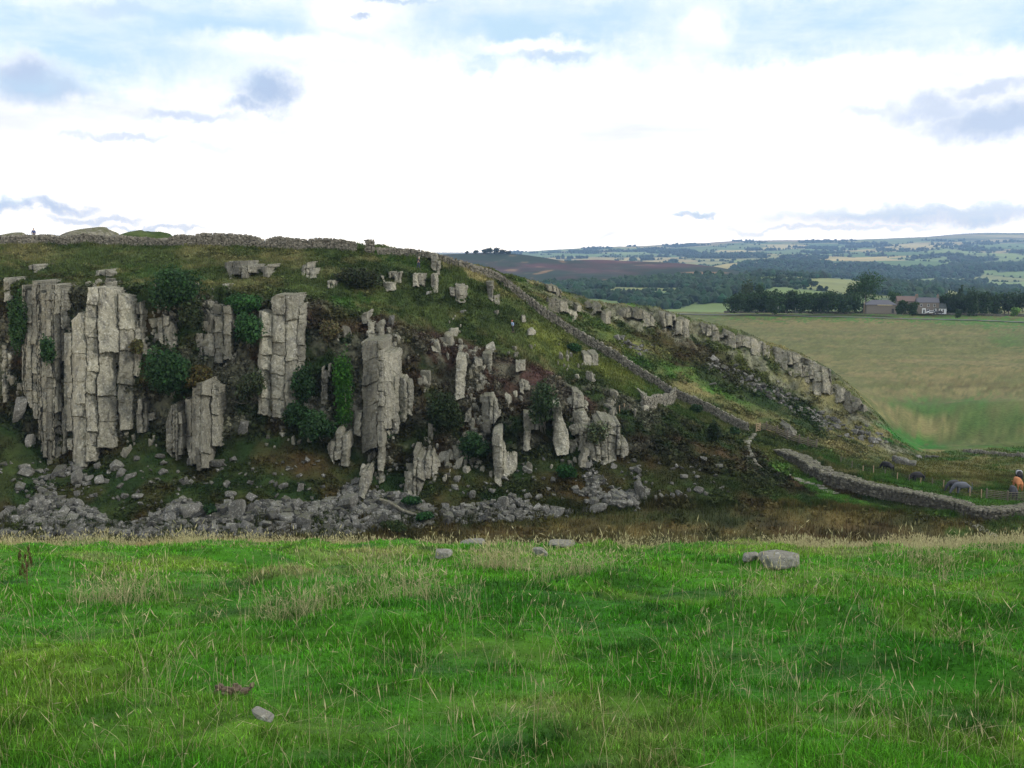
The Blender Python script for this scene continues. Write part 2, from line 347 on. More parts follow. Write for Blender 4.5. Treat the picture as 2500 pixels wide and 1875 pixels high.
Zg = Zg + (Bg[:, None] > 7.6) * 2.6 * np.exp(-((Xg - 92) / 22) ** 2 - ((Yg - 190) / 13) ** 2) - (Bg[:, None] > 7.6) * 1.2 * np.exp(-((Xg - 80) / 25) ** 2 - ((Yg - 168) / 7) ** 2)
Zg = Zg + plainb * 0.8 * fbm(p3(Xg, Yg, 0, 1 / 60.0), 3, 5)
ridge = Surf(U, Yg, Zg)
# ------------------------------------------------------------------ vegetation colours of the crag and valley (ground cover as it grows)
OLIVE = lin(84, 98, 52); TAN = lin(134, 128, 84); GREEN = lin(62, 98, 38); DKGREEN = lin(40, 60, 26); HEATH = lin(70, 54, 44); HEATHP = lin(86, 64, 60)
BRACK = lin(50, 66, 30); RUST = lin(74, 62, 36); TALUS = lin(60, 72, 34); DIRT = lin(72, 56, 36); BOGT = lin(112, 100, 58); BOGD = lin(60, 66, 34); BGREEN = lin(76, 116, 44)
PALE = lin(158, 150, 108); PLAIN = lin(101, 104, 64); PINK = lin(126, 116, 78); DARKV = lin(44, 46, 26); YOL = lin(104, 114, 52)
BL = [  # cx, cy, rx, ry, rotation (deg, clockwise), colour, strength    (2212-wide notes)
 (250, 560, 330, 28, 0, OLIVE, .5), (60, 545, 90, 30, 0, TAN, .55), (150, 600, 120, 10, 5, RUST, .5), (330, 590, 90, 20, 0, GREEN, .4), (600, 560, 130, 25, 0, TAN, .35), (470, 555, 90, 20, 0, TAN, .3),
 (540, 610, 80, 25, 0, TAN, .25), (700, 600, 100, 20, 0, OLIVE, .4), (760, 655, 60, 14, 0, GREEN, .8), (640, 650, 60, 14, 0, BRACK, .6), (870, 560, 60, 18, 20, GREEN, .5), (950, 565, 50, 12, 15, OLIVE, .7),
 (1010, 585, 70, 14, 22, PALE, .7), (1060, 610, 70, 16, 28, TAN, .6), (950, 640, 110, 24, 12, BRACK, .8), (1060, 690, 110, 26, 25, BRACK, .7),
 (680, 680, 40, 30, 0, HEATH, .8), (800, 705, 90, 26, 5, HEATH, .9), (860, 760, 60, 30, 30, HEATH, .7), (1000, 770, 130, 40, 25, HEATH, 1.0), (1090, 815, 150, 50, 22, HEATH, 1.0), (1210, 850, 120, 38, 18, HEATHP, .9), (1060, 870, 90, 40, 0, HEATH, .6), (900, 850, 40, 60, 0, HEATH, .5),
 (1180, 715, 60, 50, 30, OLIVE, .8), (1120, 740, 90, 22, 30, OLIVE, .7), (1230, 770, 150, 34, 33, YOL, .95), (1350, 820, 110, 30, 28, YOL, .9), (1400, 850, 60, 20, 10, GREEN, .6), (1290, 830, 90, 28, 28, BRACK, .8),
 (1500, 905, 120, 22, 27, GREEN, .35), (1480, 930, 110, 34, 15, BRACK, .8), (1560, 985, 90, 40, 15, RUST, .35), (1450, 1010, 90, 40, 0, RUST, .35), (1600, 1050, 110, 24, 8, BRACK, .6),
 (1290, 700, 60, 20, 30, GREEN, .6), (1350, 740, 60, 22, 28, YOL, .6), (1530, 830, 120, 18, 27, BGREEN, .75), (1420, 790, 70, 14, 28, GREEN, .7), (1600, 820, 270, 44, 27, BRACK, 1.0), (1450, 745, 90, 30, 32, RUST, .7), (1560, 790, 130, 24, 28, HEATH, .45), (1750, 895, 170, 30, 27, DKGREEN, .9),
 (1640, 800, 150, 20, 30, YOL, .6), (1760, 850, 110, 26, 34, PALE, .4), (1850, 930, 90, 40, 36, TAN, .6), (1930, 975, 60, 14, 20, TAN, .6), (1540, 700, 120, 14, 25, OLIVE, .7), (1370, 655, 60, 10, 8, BGREEN, .9), (1130, 600, 30, 8, 10, GREEN, .7),
 (1700, 1000, 70, 24, 35, YOL, .5), (1760, 1050, 110, 16, 30, BGREEN, .95), (1880, 1095, 110, 12, 14, BGREEN, .9), (1700, 1085, 80, 20, 10, GREEN, .5), (1830, 1010, 110, 14, 27, GREEN, .8), (2010, 1060, 160, 12, 16, BGREEN, .9), (1900, 1050, 60, 10, 20, YOL, .6), (2140, 1085, 80, 16, 5, BGREEN, .8),
 (2050, 1015, 160, 26, 6, lin(100, 98, 52), .9), (1990, 960, 50, 12, 20, BGREEN, .9), (2150, 1110, 120, 12, 0, GREEN, .6), (2180, 1140, 60, 16, 0, GREEN, .6), (2080, 1150, 40, 14, 0, GREEN, .7),
 (1850, 1115, 130, 20, 4, BOGT, .9), (1700, 1105, 90, 16, 0, BOGT, .7), (1480, 1125, 200, 14, 0, BRACK, .6), (1350, 1150, 200, 16, 0, BOGT, .6), (1050, 1150, 180, 14, 0, lin(84, 72, 44), .7), (1800, 1150, 160, 18, 0, lin(80, 66, 38), .8), (1950, 1130, 90, 14, 5, BOGD, .7), (760, 1150, 50, 14, 0, BOGD, .8), (240, 1155, 240, 8, 0, BOGD, .8),
 (2130, 898, 190, 42, 6, lin(64, 98, 42), .8), (1990, 880, 80, 16, 6, lin(66, 100, 44), .7), (2120, 935, 120, 34, -20, lin(70, 92, 46), .7), (1970, 950, 110, 16, 22, lin(46, 104, 34), .95), (2020, 925, 60, 20, 0, TAN, .5), (2050, 850, 200, 10, 1, PINK, .6), (2100, 832, 200, 8, 1, lin(96, 86, 52), .7), (2000, 815, 200, 10, 2, PINK, .7), (2150, 800, 120, 8, 1, PINK, .5), (1800, 700, 250, 14, 0, lin(124, 112, 72), .5),
 (1900, 687, 420, 6, 0.5, lin(70, 116, 44), .9), (2150, 697, 160, 8, 2, lin(66, 112, 42), .9), (2190, 735, 60, 20, 0, lin(66, 100, 44), .6), (1700, 672, 260, 4, 0, lin(104, 108, 66), .9), (2100, 980, 150, 6, 0, lin(70, 84, 44), .7)]
def veg_color(x, y, z, b, seed=0):
    """b = band coordinate of the ridge sheet"""
    P = p3(x, y, z, 1.0); px, py = pix(x, y, z); xd, yd = px / D, py / D
    n1 = fbm(P / 9.0, 4, 21)[..., None]; n2 = fbm(P / 2.6, 4, 33)[..., None]; n3 = fbm(P / 0.9, 2, 44)[..., None]; n4 = fbm(P / 4.0, 4, 55)[..., None]
    def m(a, c, t): return a * (1 - np.clip(t, 0, 1)) + c * np.clip(t, 0, 1)
    b = np.asarray(b)[..., None]
    bog = m(m(BOGD, BOGT, 0.45 + 0.9 * n2), lin(68, 60, 36), 0.2 + .8 * n4)
    tal = m(m(TALUS, DKGREEN, 0.4 + n2), RUST, 0.05 + 1.0 * n4)
    cli = m(m(DARKV, DKGREEN, 0.5 + n2), DIRT, 0.15 + n4)
    top = m(m(lin(80, 96, 48), BRACK, 0.45 + 1.2 * n2), TAN, -0.12 + 1.0 * n4)
    beh = m(m(OLIVE, BRACK, 0.4 + n2), TAN, 0.2 + n4)
    flat = m(m(lin(84, 96, 46), GREEN, 0.5 + n2), TAN, 0.1 + n4)
    pln = m(m(PLAIN, lin(92, 98, 54), 0.35 + n1), PINK, 0.08 + n4 * .6 + .5 * fbm(np.stack([P[..., 0] / 60, P[..., 1] / 14, P[..., 2] * 0], -1), 4, 71)[..., None])
    c = m(bog, tal, (b - 1.75) / .4); c = m(c, cli, (b - 2.7) / .4); c = m(c, top, (b - 3.85) / .25)
    c = m(c, beh, (b - 4.9) / .3)
    rgt = ss(xd, 1960, 2030)[..., None]
    c = m(c, flat, rgt * (b > 2) * (b < 9))
    c = m(c, pln, (b - 7.6) / .6)
    wx = xd + 22 * n2[..., 0] + 20 * n1[..., 0]; wy = yd + 12 * n4[..., 0] + 8 * n3[..., 0]
    for cx, cy, rx, ry, ro, colr, st in BL:
        ca, sa = math.cos(R(ro)), math.sin(R(ro)); dx = wx - cx; dy = wy - cy
        r = np.sqrt(((dx * ca + dy * sa) / rx) ** 2 + ((-dx * sa + dy * ca) / ry) ** 2)
        sh = 1.0 if cy > 700 or cx > 900 else 1.0
        c = m(c, colr, (1 - ss(r, 0.55, 1.15))[..., None] * st * (0.9 + 0.5 * n2))
    c = c * (1 + 0.22 * n3 + 0.16 * n2)
    f_, g_ = rockmask(x, y, z, b[..., 0]); rk = lin(112, 112, 94) * (1 + .8 * fbm(np.stack([x / 1.1, y / 1.1, z / 2.2], -1), 3, 833)[..., None])
    c = m(c, rk, f_[..., None] * .85 * (1 - .6 * ss(n2, 0, .4))); c = m(c, rk * .72, g_[..., None] * .8)
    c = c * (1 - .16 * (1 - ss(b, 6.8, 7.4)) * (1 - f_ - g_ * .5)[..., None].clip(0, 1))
    return np.clip(c, 0.008, 0.6)
Bfull = np.repeat(Bg[:, None], len(U), 1)
Xg = U[None, :] * Yg
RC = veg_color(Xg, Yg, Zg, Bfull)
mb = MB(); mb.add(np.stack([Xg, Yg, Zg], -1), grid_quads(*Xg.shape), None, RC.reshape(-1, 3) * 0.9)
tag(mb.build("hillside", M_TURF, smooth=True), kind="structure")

# ------------------------------------------------------------------ meadow in front
def meadow_z(x, y):
    x, y = np.broadcast_arrays(np.asarray(x, float), np.asarray(y, float))
    ys = np.array([-30, 0, 4.5, 12, 20, 27, 32, 36, 42, 55, 78, 84]); zs = np.array([-0.5, -1.62, -2.55, -4.15, -6.2, -8.25, -9.78, -11.1, -13.7, -19.8, -31.2, -32.5])
    z = np.interp(y, ys, zs)
    z = z + np.interp(x, [-40, -20, 0, 6, 12, 17, 22, 40], [-0.05, -.05, 0, -.05, -.22, 0.0, .12, 0.3]) * np.clip(y / 30, 0, 1)
    P = p3(x, y, 0)
    z = z + 0.12 * fbm(P / 3.2, 3, 101) * np.clip(0.5 + y / 20, 0, 1.4) + 0.07 * fbm(P / 0.9, 3, 105) + 0.10 * np.maximum(0, fbm(P / 1.4, 2, 109)) ** 1.3 * 2
    return z
gx = np.concatenate([np.linspace(-60, -23, 25)[:-1], np.linspace(-23, 23, 560), np.linspace(23, 60, 25)[1:]]); gy = np.concatenate([np.linspace(-25, 2.5, 30)[:-1], np.exp(np.linspace(math.log(2.5), math.log(40), 420)), np.linspace(40, 84, 40)[1:]])
GX, GY = np.meshgrid(gx, gy); GZ = meadow_z(GX, GY)
FG1 = lin(84, 150, 34); FG2 = lin(54, 126, 24); FG3 = lin(120, 158, 54); FGT = lin(168, 156, 112); FGD = lin(48, 98, 28)
def meadow_color(x, y):
    P = p3(x, y, 0); a = fbm(P / 3.5, 4, 201)[..., None]; b = fbm(P / 0.8, 3, 207)[..., None]; c_ = fbm(P / 1.8, 3, 211)[..., None]; yy = np.asarray(y)[..., None]; xx = np.asarray(x)[..., None]
    def m(p, q, t): return p * (1 - np.clip(t, 0, 1)) + q * np.clip(t, 0, 1)
    c = m(FG2, FG1, .3 + .7 * a + yy / 26); c = m(c, FG3, -.55 + 1.2 * c_ + yy / 32); c = m(c, FGD, -.08 + 0.7 * b + .5 * fbm(P / .3, 2, 231)[..., None]) * (1 + .22 * fbm(P / .13, 2, 233)[..., None])
    tan = -0.66 + 1.2 * fbm(P / 2.6, 3, 219)[..., None] + 0.2 * ss(yy, 10, 24)
    tan = tan + 1.0 * ss(yy, 29.5, 32.5) * ss(-xx, -2, 8) + 1.3 * ss(yy, 23, 28) * ss(xx, 8.5, 11) * (0.7 + .8 * a) + 0.35 * ss(yy, 30, 32)
    return np.clip(m(c, FGT, tan), 0.008, .6), tan[..., 0]
MC, MT = meadow_color(GX, GY)
mb = MB(); mb.add(np.stack([GX, GY, GZ], -1), grid_quads(*GX.shape), None, (MC * 0.5).reshape(-1, 3))
tag(mb.build("meadow_ground", M_TURF, smooth=True), kind="structure")

def blades(pos, h, wd, col, lean=0.45, az=None, bend=0.5, seed=1, seg=2, droop=None):
    """grass blades as tapering strips; returns verts, quads, tris, colours"""
    r = np.random.default_rng(seed); n = len(pos); h = np.broadcast_to(h, n); wd = np.broadcast_to(wd, n)
    a = r.uniform(0, 2 * math.pi, n) if az is None else az; le = np.abs(r.normal(0, 1, n)) * lean
    d = np.stack([np.cos(a), np.sin(a), 0 * a], 1); f = r.uniform(0, 2 * math.pi, n); side = np.stack([np.cos(f), np.sin(f), 0 * f], 1)
    V = []; Cc = []
    for k in range(seg + 1):
        t = k / seg; off = d * (le * (t * (1 - bend) + bend * t * t) * h)[:, None]; up = h * t * np.clip(1 - 0.35 * le * t, 0.2, 1)
        c = pos + off; c = c.copy(); c[:, 2] += up; ww = wd * (1 - 0.55 * t) / 2
        sh = 0.78 + 0.3 * t  # shade among the roots put into the blade colour, paler towards the tip
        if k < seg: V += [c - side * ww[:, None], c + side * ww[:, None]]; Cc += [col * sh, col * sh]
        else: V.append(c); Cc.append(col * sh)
    m_ = 2 * seg + 1; V = np.stack(V, 1).reshape(-1, 3); Cc = np.stack(Cc, 1).reshape(-1, 3); b = np.arange(n)[:, None] * m_
    q = np.concatenate([b + np.array([2 * k, 2 * k + 1, 2 * k + 3, 2 * k + 2]) for k in range(seg - 1)], 0) if seg > 1 else None
    t = b + np.array([2 * seg - 2, 2 * seg - 1, 2 * seg])
    return V, q, t, Cc
NB = 560000
r = np.random.default_rng(11)
yb = np.exp(r.uniform(math.log(3.0), math.log(37.0), NB)); xb = r.uniform(-0.66, 0.66, NB) * yb
# the same turf carries on to both sides
NS = 230000; ysd = 1 / r.uniform(1 / 37.0, 1 / 2.8, NS); xsd = (.66 * ysd + r.uniform(0, 5, NS)) * np.where(r.random(NS) < .5, -1, 1); yb = np.concatenate([yb, ysd]); xb = np.concatenate([xb, xsd]); NB += NS
P = p3(xb, yb, 0); cb, tb = meadow_color(xb, yb)
lush = np.clip(0.5 + .6 * fbm(P / 1.1, 3, 301) + .6 * fbm(P / .22, 2, 305), 0, 1.4)
hb = (0.03 + 0.06 * lush + 0.08 * np.clip(tb, 0, 1)) * r.uniform(0.6, 1.35, NB) * np.interp(yb, [3, 10, 35], [.7, .95, 1.4])
cb = cb * np.exp(r.normal(-.06, .46, (NB, 1))).clip(.3, 2.4) * np.interp(yb, [3, 9, 24], [.8, .92, 1.08])[:, None] * (1 + r.normal(0, .06, (NB, 3)))
dry = r.random(NB) < 0.03 + .25 * np.clip(tb, 0, 1); cb[dry] = lin(176, 164, 116) * r.uniform(.7, 1.1, (dry.sum(), 1))
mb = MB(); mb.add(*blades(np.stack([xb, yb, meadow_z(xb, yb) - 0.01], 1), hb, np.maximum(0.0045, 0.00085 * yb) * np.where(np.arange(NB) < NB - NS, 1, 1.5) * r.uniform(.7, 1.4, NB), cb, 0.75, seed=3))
tag(mb.build("meadow_grass", M_GRASS), kind="stuff")
# dry flowering stalks standing in the meadow
r = np.random.default_rng(12); xs = []; ys_ = []
for _ in range(520):
    yc = math.exp(r.uniform(math.log(4.2), math.log(33)) ** 1.0); xc = r.uniform(-.62, .62) * yc; k = r.integers(1, 14)
    xs.append(xc + r.normal(0, .22, k)); ys_.append(yc + r.normal(0, .22, k))
for _ in range(9):
    yc = r.uniform(8, 26); xc = r.uniform(-.5, .5) * yc; xs.append(xc + r.normal(0, .12, 45)); ys_.append(yc + r.normal(0, .12, 45))
ux, uy = [], []
for xd_, yd_, k in ((1075, 1228, 420), (255, 1300, 300), (1240, 1240, 160), (880, 1290, 200), (660, 1330, 160), (1885, 1200, 300), (1660, 1300, 40), (790, 1260, 100), (1300, 1235, 60), (480, 1270, 60), (2000, 1215, 200), (1530, 1420, 12), (1890, 1540, 10)):
    u_, s_ = us(xd_ * D, yd_ * D); yy_ = np.linspace(3, 33, 800); i_ = np.argmin(abs(meadow_z(u_ * yy_, yy_) / yy_ - s_)); ux.append(u_ * yy_[i_] + r.normal(0, .16 + .012 * yy_[i_], k)); uy.append(yy_[i_] + r.normal(0, .2, k))
xs = np.concatenate(xs + ux); ys_ = np.concatenate(ys_ + uy); ok = ys_ > 3.4; xs, ys_ = xs[ok], ys_[ok]; n = len(xs)
# the fringe of pale grass along the brow
nf = 7000; yf = r.uniform(29.5, 34.5, nf); xf = r.uniform(-.66, .66, nf) * yf; kf = (xf < 0) | (xf > 9) | (r.random(nf) < .3); xf, yf = xf[kf], yf[kf]
nf2 = 6000; yf2 = r.uniform(24, 33, nf2); xf2 = r.uniform(.28, .66, nf2) * yf2; kk = fbm(p3(xf2, yf2) / 2.5, 3, 401) > -.1; xf2, yf2 = xf2[kk], yf2[kk]
X_ = np.concatenate([xs, xf, xf2]); Y_ = np.concatenate([ys_, yf, yf2]); nn = len(X_)
hs = np.concatenate([np.exp(r.normal(math.log(.27), .35, n)).clip(.1, .55), r.uniform(.15, .42, nn - n)]) * np.interp(Y_, [3, 8, 20], [.85, 1, 1.1])
pos = np.stack([X_, Y_, meadow_z(X_, Y_) - .01], 1); colS = lin(184, 176, 134)[None] * r.uniform(.65, 1.15, (nn, 1))
mb = MB(); az = r.uniform(0, 2 * math.pi, nn); wS = np.maximum(.0026, .00042 * Y_)
st_ = r.integers(0, 1 << 30)
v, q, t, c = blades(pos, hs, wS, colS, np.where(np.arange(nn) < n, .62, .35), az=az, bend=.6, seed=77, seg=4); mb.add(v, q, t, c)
# seed heads: a thin spindle at the tip of each stalk
tip = v.reshape(nn, 9, 3)[:, 8]; pre = v.reshape(nn, 9, 3)[:, 6]; dr = tip - pre; dr /= np.linalg.norm(dr, axis=1, keepdims=True) + 1e-9
hl = hs * r.uniform(.12, .24, nn); f = r.uniform(0, 6.28, nn); sd_ = np.stack([np.cos(f), np.sin(f), 0 * f], 1); wh = (wS * r.uniform(1.0, 1.7, nn))[:, None]
HV = np.stack([tip - dr * hl[:, None] * .4, tip + dr * hl[:, None] * .2 - sd_ * wh, tip + dr * hl[:, None] * .2 + sd_ * wh, tip + dr * hl[:, None]], 1).reshape(-1, 3)
bb = np.arange(nn)[:, None] * 4; mb.add(HV, bb + np.array([0, 1, 3, 2]), None, np.repeat(colS * .95, 4, 0))
tag(mb.build("dry_grass_stalks", M_GRASS), kind="stuff")

# ------------------------------------------------------------------ ground cover on the hillside
def surf_points(n, seed, b0, b1, xd0=-60, xd1=2270, wfun=None):
    r = np.random.default_rng(seed); rows_ = np.nonzero((Bg >= b0) & (Bg <= b1))[0]
    i = r.uniform(rows_[0], rows_[-1], n); c0, c1 = np.searchsorted(U, us(xd0 * D, 900)[0]), np.searchsorted(U, us(xd1 * D, 900)[0]) - 1
    j = r.uniform(c0, max(c1, c0 + 1), n); i0 = i.astype(int); j0 = j.astype(int); fi = (i - i0); fj = (j - j0); i1 = np.minimum(i0 + 1, NR - 1); j1 = np.minimum(j0 + 1, len(U) - 1)
    def bl(A): return A[i0, j0] * (1 - fi) * (1 - fj) + A[i1, j0] * fi * (1 - fj) + A[i0, j1] * (1 - fi) * fj + A[i1, j1] * fi * fj
    return bl(Xg), bl(Yg), bl(Zg), bl(Bfull)
r = np.random.default_rng(21)
def cover(n, b0, b1, hrange, wid, lean, seed, name, bright=1.15, flt=None, xd0=-60, xd1=2270):
    x, y, z, b = surf_points(n, seed, b0, b1, xd0, xd1); c = veg_color(x, y, z, b)
    f_, g_ = rockmask(x, y, z, b); k = np.random.default_rng(seed).random(len(x)) > f_ * .5 + g_ * .5; x, y, z, b, c = x[k], y[k], z[k], b[k], c[k]
    if flt is not None:
        k = flt(x, y, z, b, c); x, y, z, b, c = x[k], y[k], z[k], b[k], c[k]
    n = len(x); r = np.random.default_rng(seed + 1); lum = fbm(p3(x, y, z, 1 / 1.6), 2, seed)
    h = (hrange[0] + (hrange[1] - hrange[0]) * np.clip(.5 + .8 * lum, 0, 1)) * r.uniform(.6, 1.3, n)
    c = c * bright * (1 + (r.uniform(.65, 1.35, (n, 1)) - 1) * np.where(b > 7.6, .12, 1.)[:, None]) * (1 + r.normal(0, .05, (n, 3)))
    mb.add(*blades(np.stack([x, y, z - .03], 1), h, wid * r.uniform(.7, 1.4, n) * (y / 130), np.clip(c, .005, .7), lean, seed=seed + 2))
mb = MB()
cover(60000, 0.9, 2.2, (.35, .9), .085, .45, 31, "x")          # rushes in the bog
cover(90000, 2.0, 3.2, (.12, .35), .10, .7, 32, "x")           # talus turf
cover(60000, 3.0, 4.1, (.15, .45), .12, .9, 33, "x")
cover(130000, 4.0, 5.2, (.25, .6), .085, .5, 34, "x")          # long grass on the upper slope
cover(80000, 4.9, 7.3, (.15, .45), .11, .6, 35, "x")

def mounds(n, b0, b1, seed, hr, xd0=-60, xd1=2270, thr=.05):
    """low clumps of bracken, heather and nettle: sprays of small leaves"""
    x, y, z, b = surf_points(n, seed, b0, b1, xd0, xd1); k = (fbm(p3(x, y, z, 1 / 3.0), 3, seed + 50) > thr - ss(b, 3, 3.3) * .2 * (b < 4.1)) & (rockmask(x, y, z, b)[0] < .5); x, y, z, b = x[k], y[k], z[k], b[k]; n = len(x)
    c = veg_color(x, y, z, b) * .95; r = np.random.default_rng(seed); L_ = 9; R_ = r.uniform(*hr, n)
    g = r.normal(0, 1, (n, L_, 3)); g[..., 2] = np.abs(g[..., 2]) * .8; g /= np.linalg.norm(g, axis=-1, keepdims=True); ctr = np.stack([x, y, z], 1)[:, None] + g * R_[:, None, None] * r.uniform(.5, 1, (n, L_, 1))
    a = r.normal(0, 1, (n, L_, 3)); a /= np.linalg.norm(a, axis=-1, keepdims=True); bq = np.cross(a, g); bq /= np.linalg.norm(bq, axis=-1, keepdims=True) + 1e-6; s_ = (R_[:, None, None] * r.uniform(.3, .6, (n, L_, 1)))
    V = np.stack([ctr - a * s_, ctr + bq * s_ * .7, ctr + a * s_, ctr - bq * s_ * .7], 2).reshape(-1, 3); Q = np.arange(len(V)).reshape(-1, 4)
    cc = c[:, None] * r.uniform(.6, 1.45, (n, L_, 1)) * r.uniform(.75, 1.3, (n, 1, 1)); mb.add(V, Q, None, np.repeat(np.clip(cc, .004, .6).reshape(-1, 3), 4, 0))
HG = mb; mb = MB()
mounds(14000, 2.2, 3.3, 61, (.15, .4), thr=.15, xd1=1740); mounds(18000, 2.9, 4.1, 62, (.2, .6), thr=-.1, xd1=1720); mounds(14000, 4.0, 5.0, 63, (.15, .45), thr=.2, xd1=1720); mounds(18000, 5.0, 6.6, 64, (.2, .5), xd0=1050, xd1=1880, thr=.0); mounds(4000, 1.0, 2.2, 65, (.25, .6), thr=.1)
tag(mb.build("bracken_and_heather", M_LEAF), kind="stuff"); mb = HG
tag(mb.build("hillside_grass", M_GRASS), kind="stuff")
# ------------------------------------------------------------------ far country
def hsurf(feats, cnt, Uh, seed, ampf, nsc=(300, 80)):
    seq = []
    for p in feats:
        if isinstance(p, tuple): seq.append((np.full_like(Uh, p[0]), np.full_like(Uh, p[1])))
        else: seq.append(feat(p, Uh))
    Y_, Z_, B_ = [], [], []
    for i in range(len(seq) - 1):
        for j in range(cnt[i]):
            t = j / cnt[i]; Y_.append(seq[i][0] * (1 - t) + seq[i + 1][0] * t); Z_.append(seq[i][1] * (1 - t) + seq[i + 1][1] * t); B_.append(i + t)
    Y_.append(seq[-1][0]); Z_.append(seq[-1][1]); B_.append(len(seq) - 1.0)
    Yh = smooth1(np.array(Y_), 5, 1); Zh = smooth1(smooth1(np.array(Z_), 5, 1), 2, 0); Bh = np.array(B_)
    Xh = Uh[None, :] * Yh; am = np.interp(Bh, range(len(ampf)), ampf)[:, None]
    Zh = Zh + am * fbm(p3(Xh / nsc[0], Yh / nsc[0], 0), 4, seed)
    return Xh, Yh, Zh, Bh
Uh = np.linspace(us(-500 * D, 600)[0], us(2700 * D, 600)[0], 620)
far_feats = [(600, -52.0), (800, -58.0),
 [(-500, 655, 1100), (1000, 655, 1100), (1250, 652, 1100), (1500, 655, 1050), (1700, 640, 1100), (1900, 640, 1200), (2212, 645, 1300), (2700, 645, 1300)],
 [(-500, 630, 1500), (1200, 624, 1500), (1400, 620, 1500), (1560, 612, 1550), (1660, 600, 1600), (1760, 604, 1600), (1900, 612, 1700), (2212, 632, 1900), (2700, 632, 1900)],
 [(-500, 600, 2600), (1500, 596, 2500), (1660, 592, 2500), (1850, 603, 2600), (2212, 606, 2800), (2700, 606, 2800)],
 [(-500, 575, 4000), (1500, 572, 3900), (1650, 563, 3800), (1900, 566, 3900), (2212, 568, 4000), (2700, 568, 4000)],
 [(-500, 560, 5600), (1180, 556, 5600), (1500, 548, 5600), (1800, 545, 5600), (2212, 540, 5600), (2700, 540, 5600)],
 [(-500, 552, 7600), (1000, 550, 7600), (1180, 543, 7600), (1300, 537, 7600), (1500, 530, 7600), (1700, 525, 7600), (1850, 523, 7600), (2000, 521, 7600), (2212, 517, 7600), (2700, 517, 7600)],
 [(-500, 552, 9400), (1000, 549, 9400), (1100, 546, 9400), (1200, 539, 9400), (1300, 534, 9400), (1400, 530, 9400), (1520, 524, 9400), (1600, 520, 9400), (1680, 518.5, 9400), (1780, 519, 9400), (1900, 515, 9400), (2010, 511, 9400), (2060, 506, 9400), (2130, 502, 9400), (2212, 502, 9400), (2700, 502, 9400)],
 (11500, 30.0)]
fcnt = [4, 16, 30, 30, 40, 36, 36, 30, 3]
Xf, Yf, Zf, Bf = hsurf(far_feats, fcnt, Uh, 501, [0, 3, 7, 6, 10, 10, 10, 8, 3, 0, 0], (420, 0))
farS = Surf(Uh, Yf, Zf)
def voro(x, y, sx, sy, seed):
    gx_, gy_ = x / sx, y / sy; ix, iy = np.floor(gx_).astype(np.int64), np.floor(gy_).astype(np.int64)
    d1 = np.full(x.shape, 9.); d2 = np.full(x.shape, 9.); idd = np.zeros(x.shape)
    for a in (-1, 0, 1):
        for b in (-1, 0, 1):
            cx = ix + a; cy = iy + b; hx = _h(cx, cy, cx * 0, seed); hy = _h(cx, cy, cx * 0 + 1, seed); hv = _h(cx, cy, cx * 0 + 2, seed)
            dd = np.maximum(np.abs(gx_ - cx - hx), np.abs(gy_ - cy - hy)) + .3 * np.hypot(gx_ - cx - hx, gy_ - cy - hy)
            nw = dd < d1; d2 = np.where(nw, d1, np.minimum(d2, dd)); idd = np.where(nw, hv, idd); d1 = np.where(nw, dd, d1)
    return idd, d2 - d1
FP = np.array([lin(120, 142, 80), lin(140, 158, 92), lin(186, 170, 112), lin(96, 124, 70), lin(172, 156, 104), lin(116, 136, 82), lin(204, 188, 128), lin(150, 150, 96), lin(126, 142, 84)])
def m3(a, c, t): t = np.clip(t, 0, 1); return a * (1 - t) + c * t
idd, ed = voro(Xf + 60 * fbm(p3(Xf, Yf, 0, 1 / 500), 3, 1), Yf + 60 * fbm(p3(Xf, Yf, 0, 1 / 500), 3, 2), 420, 520, 77)
Cf = FP[np.minimum((idd * len(FP)).astype(int), len(FP) - 1)]
wood = np.array([[1, 1, 1]]) * lin(42, 62, 36)
pxf, pyf = pix(Xf, Yf, Zf); xf_, yf_ = pxf / D, pyf / D
nn_ = fbm(p3(Xf / 330, Yf / 500, 0), 4, 81); 
# wooded ground: (cx, cy, rx, ry, weight)
WD = [(1820, 590, 270, 18, 1), (1700, 583, 130, 20, 1), (2010, 593, 120, 12, .9), (2120, 580, 120, 9, .9), (1500, 640, 140, 16, 1), (1420, 655, 80, 16, .8), (1600, 618, 60, 10, 1), (1700, 612, 40, 6, .6), (1400, 612, 190, 10, 1), (2150, 628, 90, 12, .8), (2020, 618, 80, 10, .8), (1950, 628, 100, 12, 1), (1990, 645, 60, 10, .9), (2080, 610, 60, 5, .6),
      (1720, 556, 60, 5, .8), (1560, 553, 110, 5, .7), (1450, 545, 60, 4, .7), (1870, 527, 60, 2.5, 1), (1960, 540, 90, 2.5, .6), (2000, 557, 40, 3, .8), (2100, 562, 60, 4, .9), (2190, 575, 50, 5, .9), (1260, 545, 40, 2.5, .7), (2080, 510, 60, 3, .5), (1780, 545, 60, 3, .6), (1650, 540, 50, 2, .7), (2060, 553, 50, 2.5, .8), (1900, 552, 40, 2, .7), (2150, 640, 80, 8, .8), (1810, 632, 90, 10, .35), (1610, 522, 30, 2, .7)]
wm = np.zeros_like(Xf)
for cx, cy, rx, ry, wt in WD:
    rr = np.sqrt(((xf_ + 14 * nn_ - cx) / rx) ** 2 + ((yf_ + 3 * nn_ - cy) / ry) ** 2); wm = np.maximum(wm, (1 - ss(rr, .75, 1.1)) * wt)
clear = np.zeros_like(Xf)
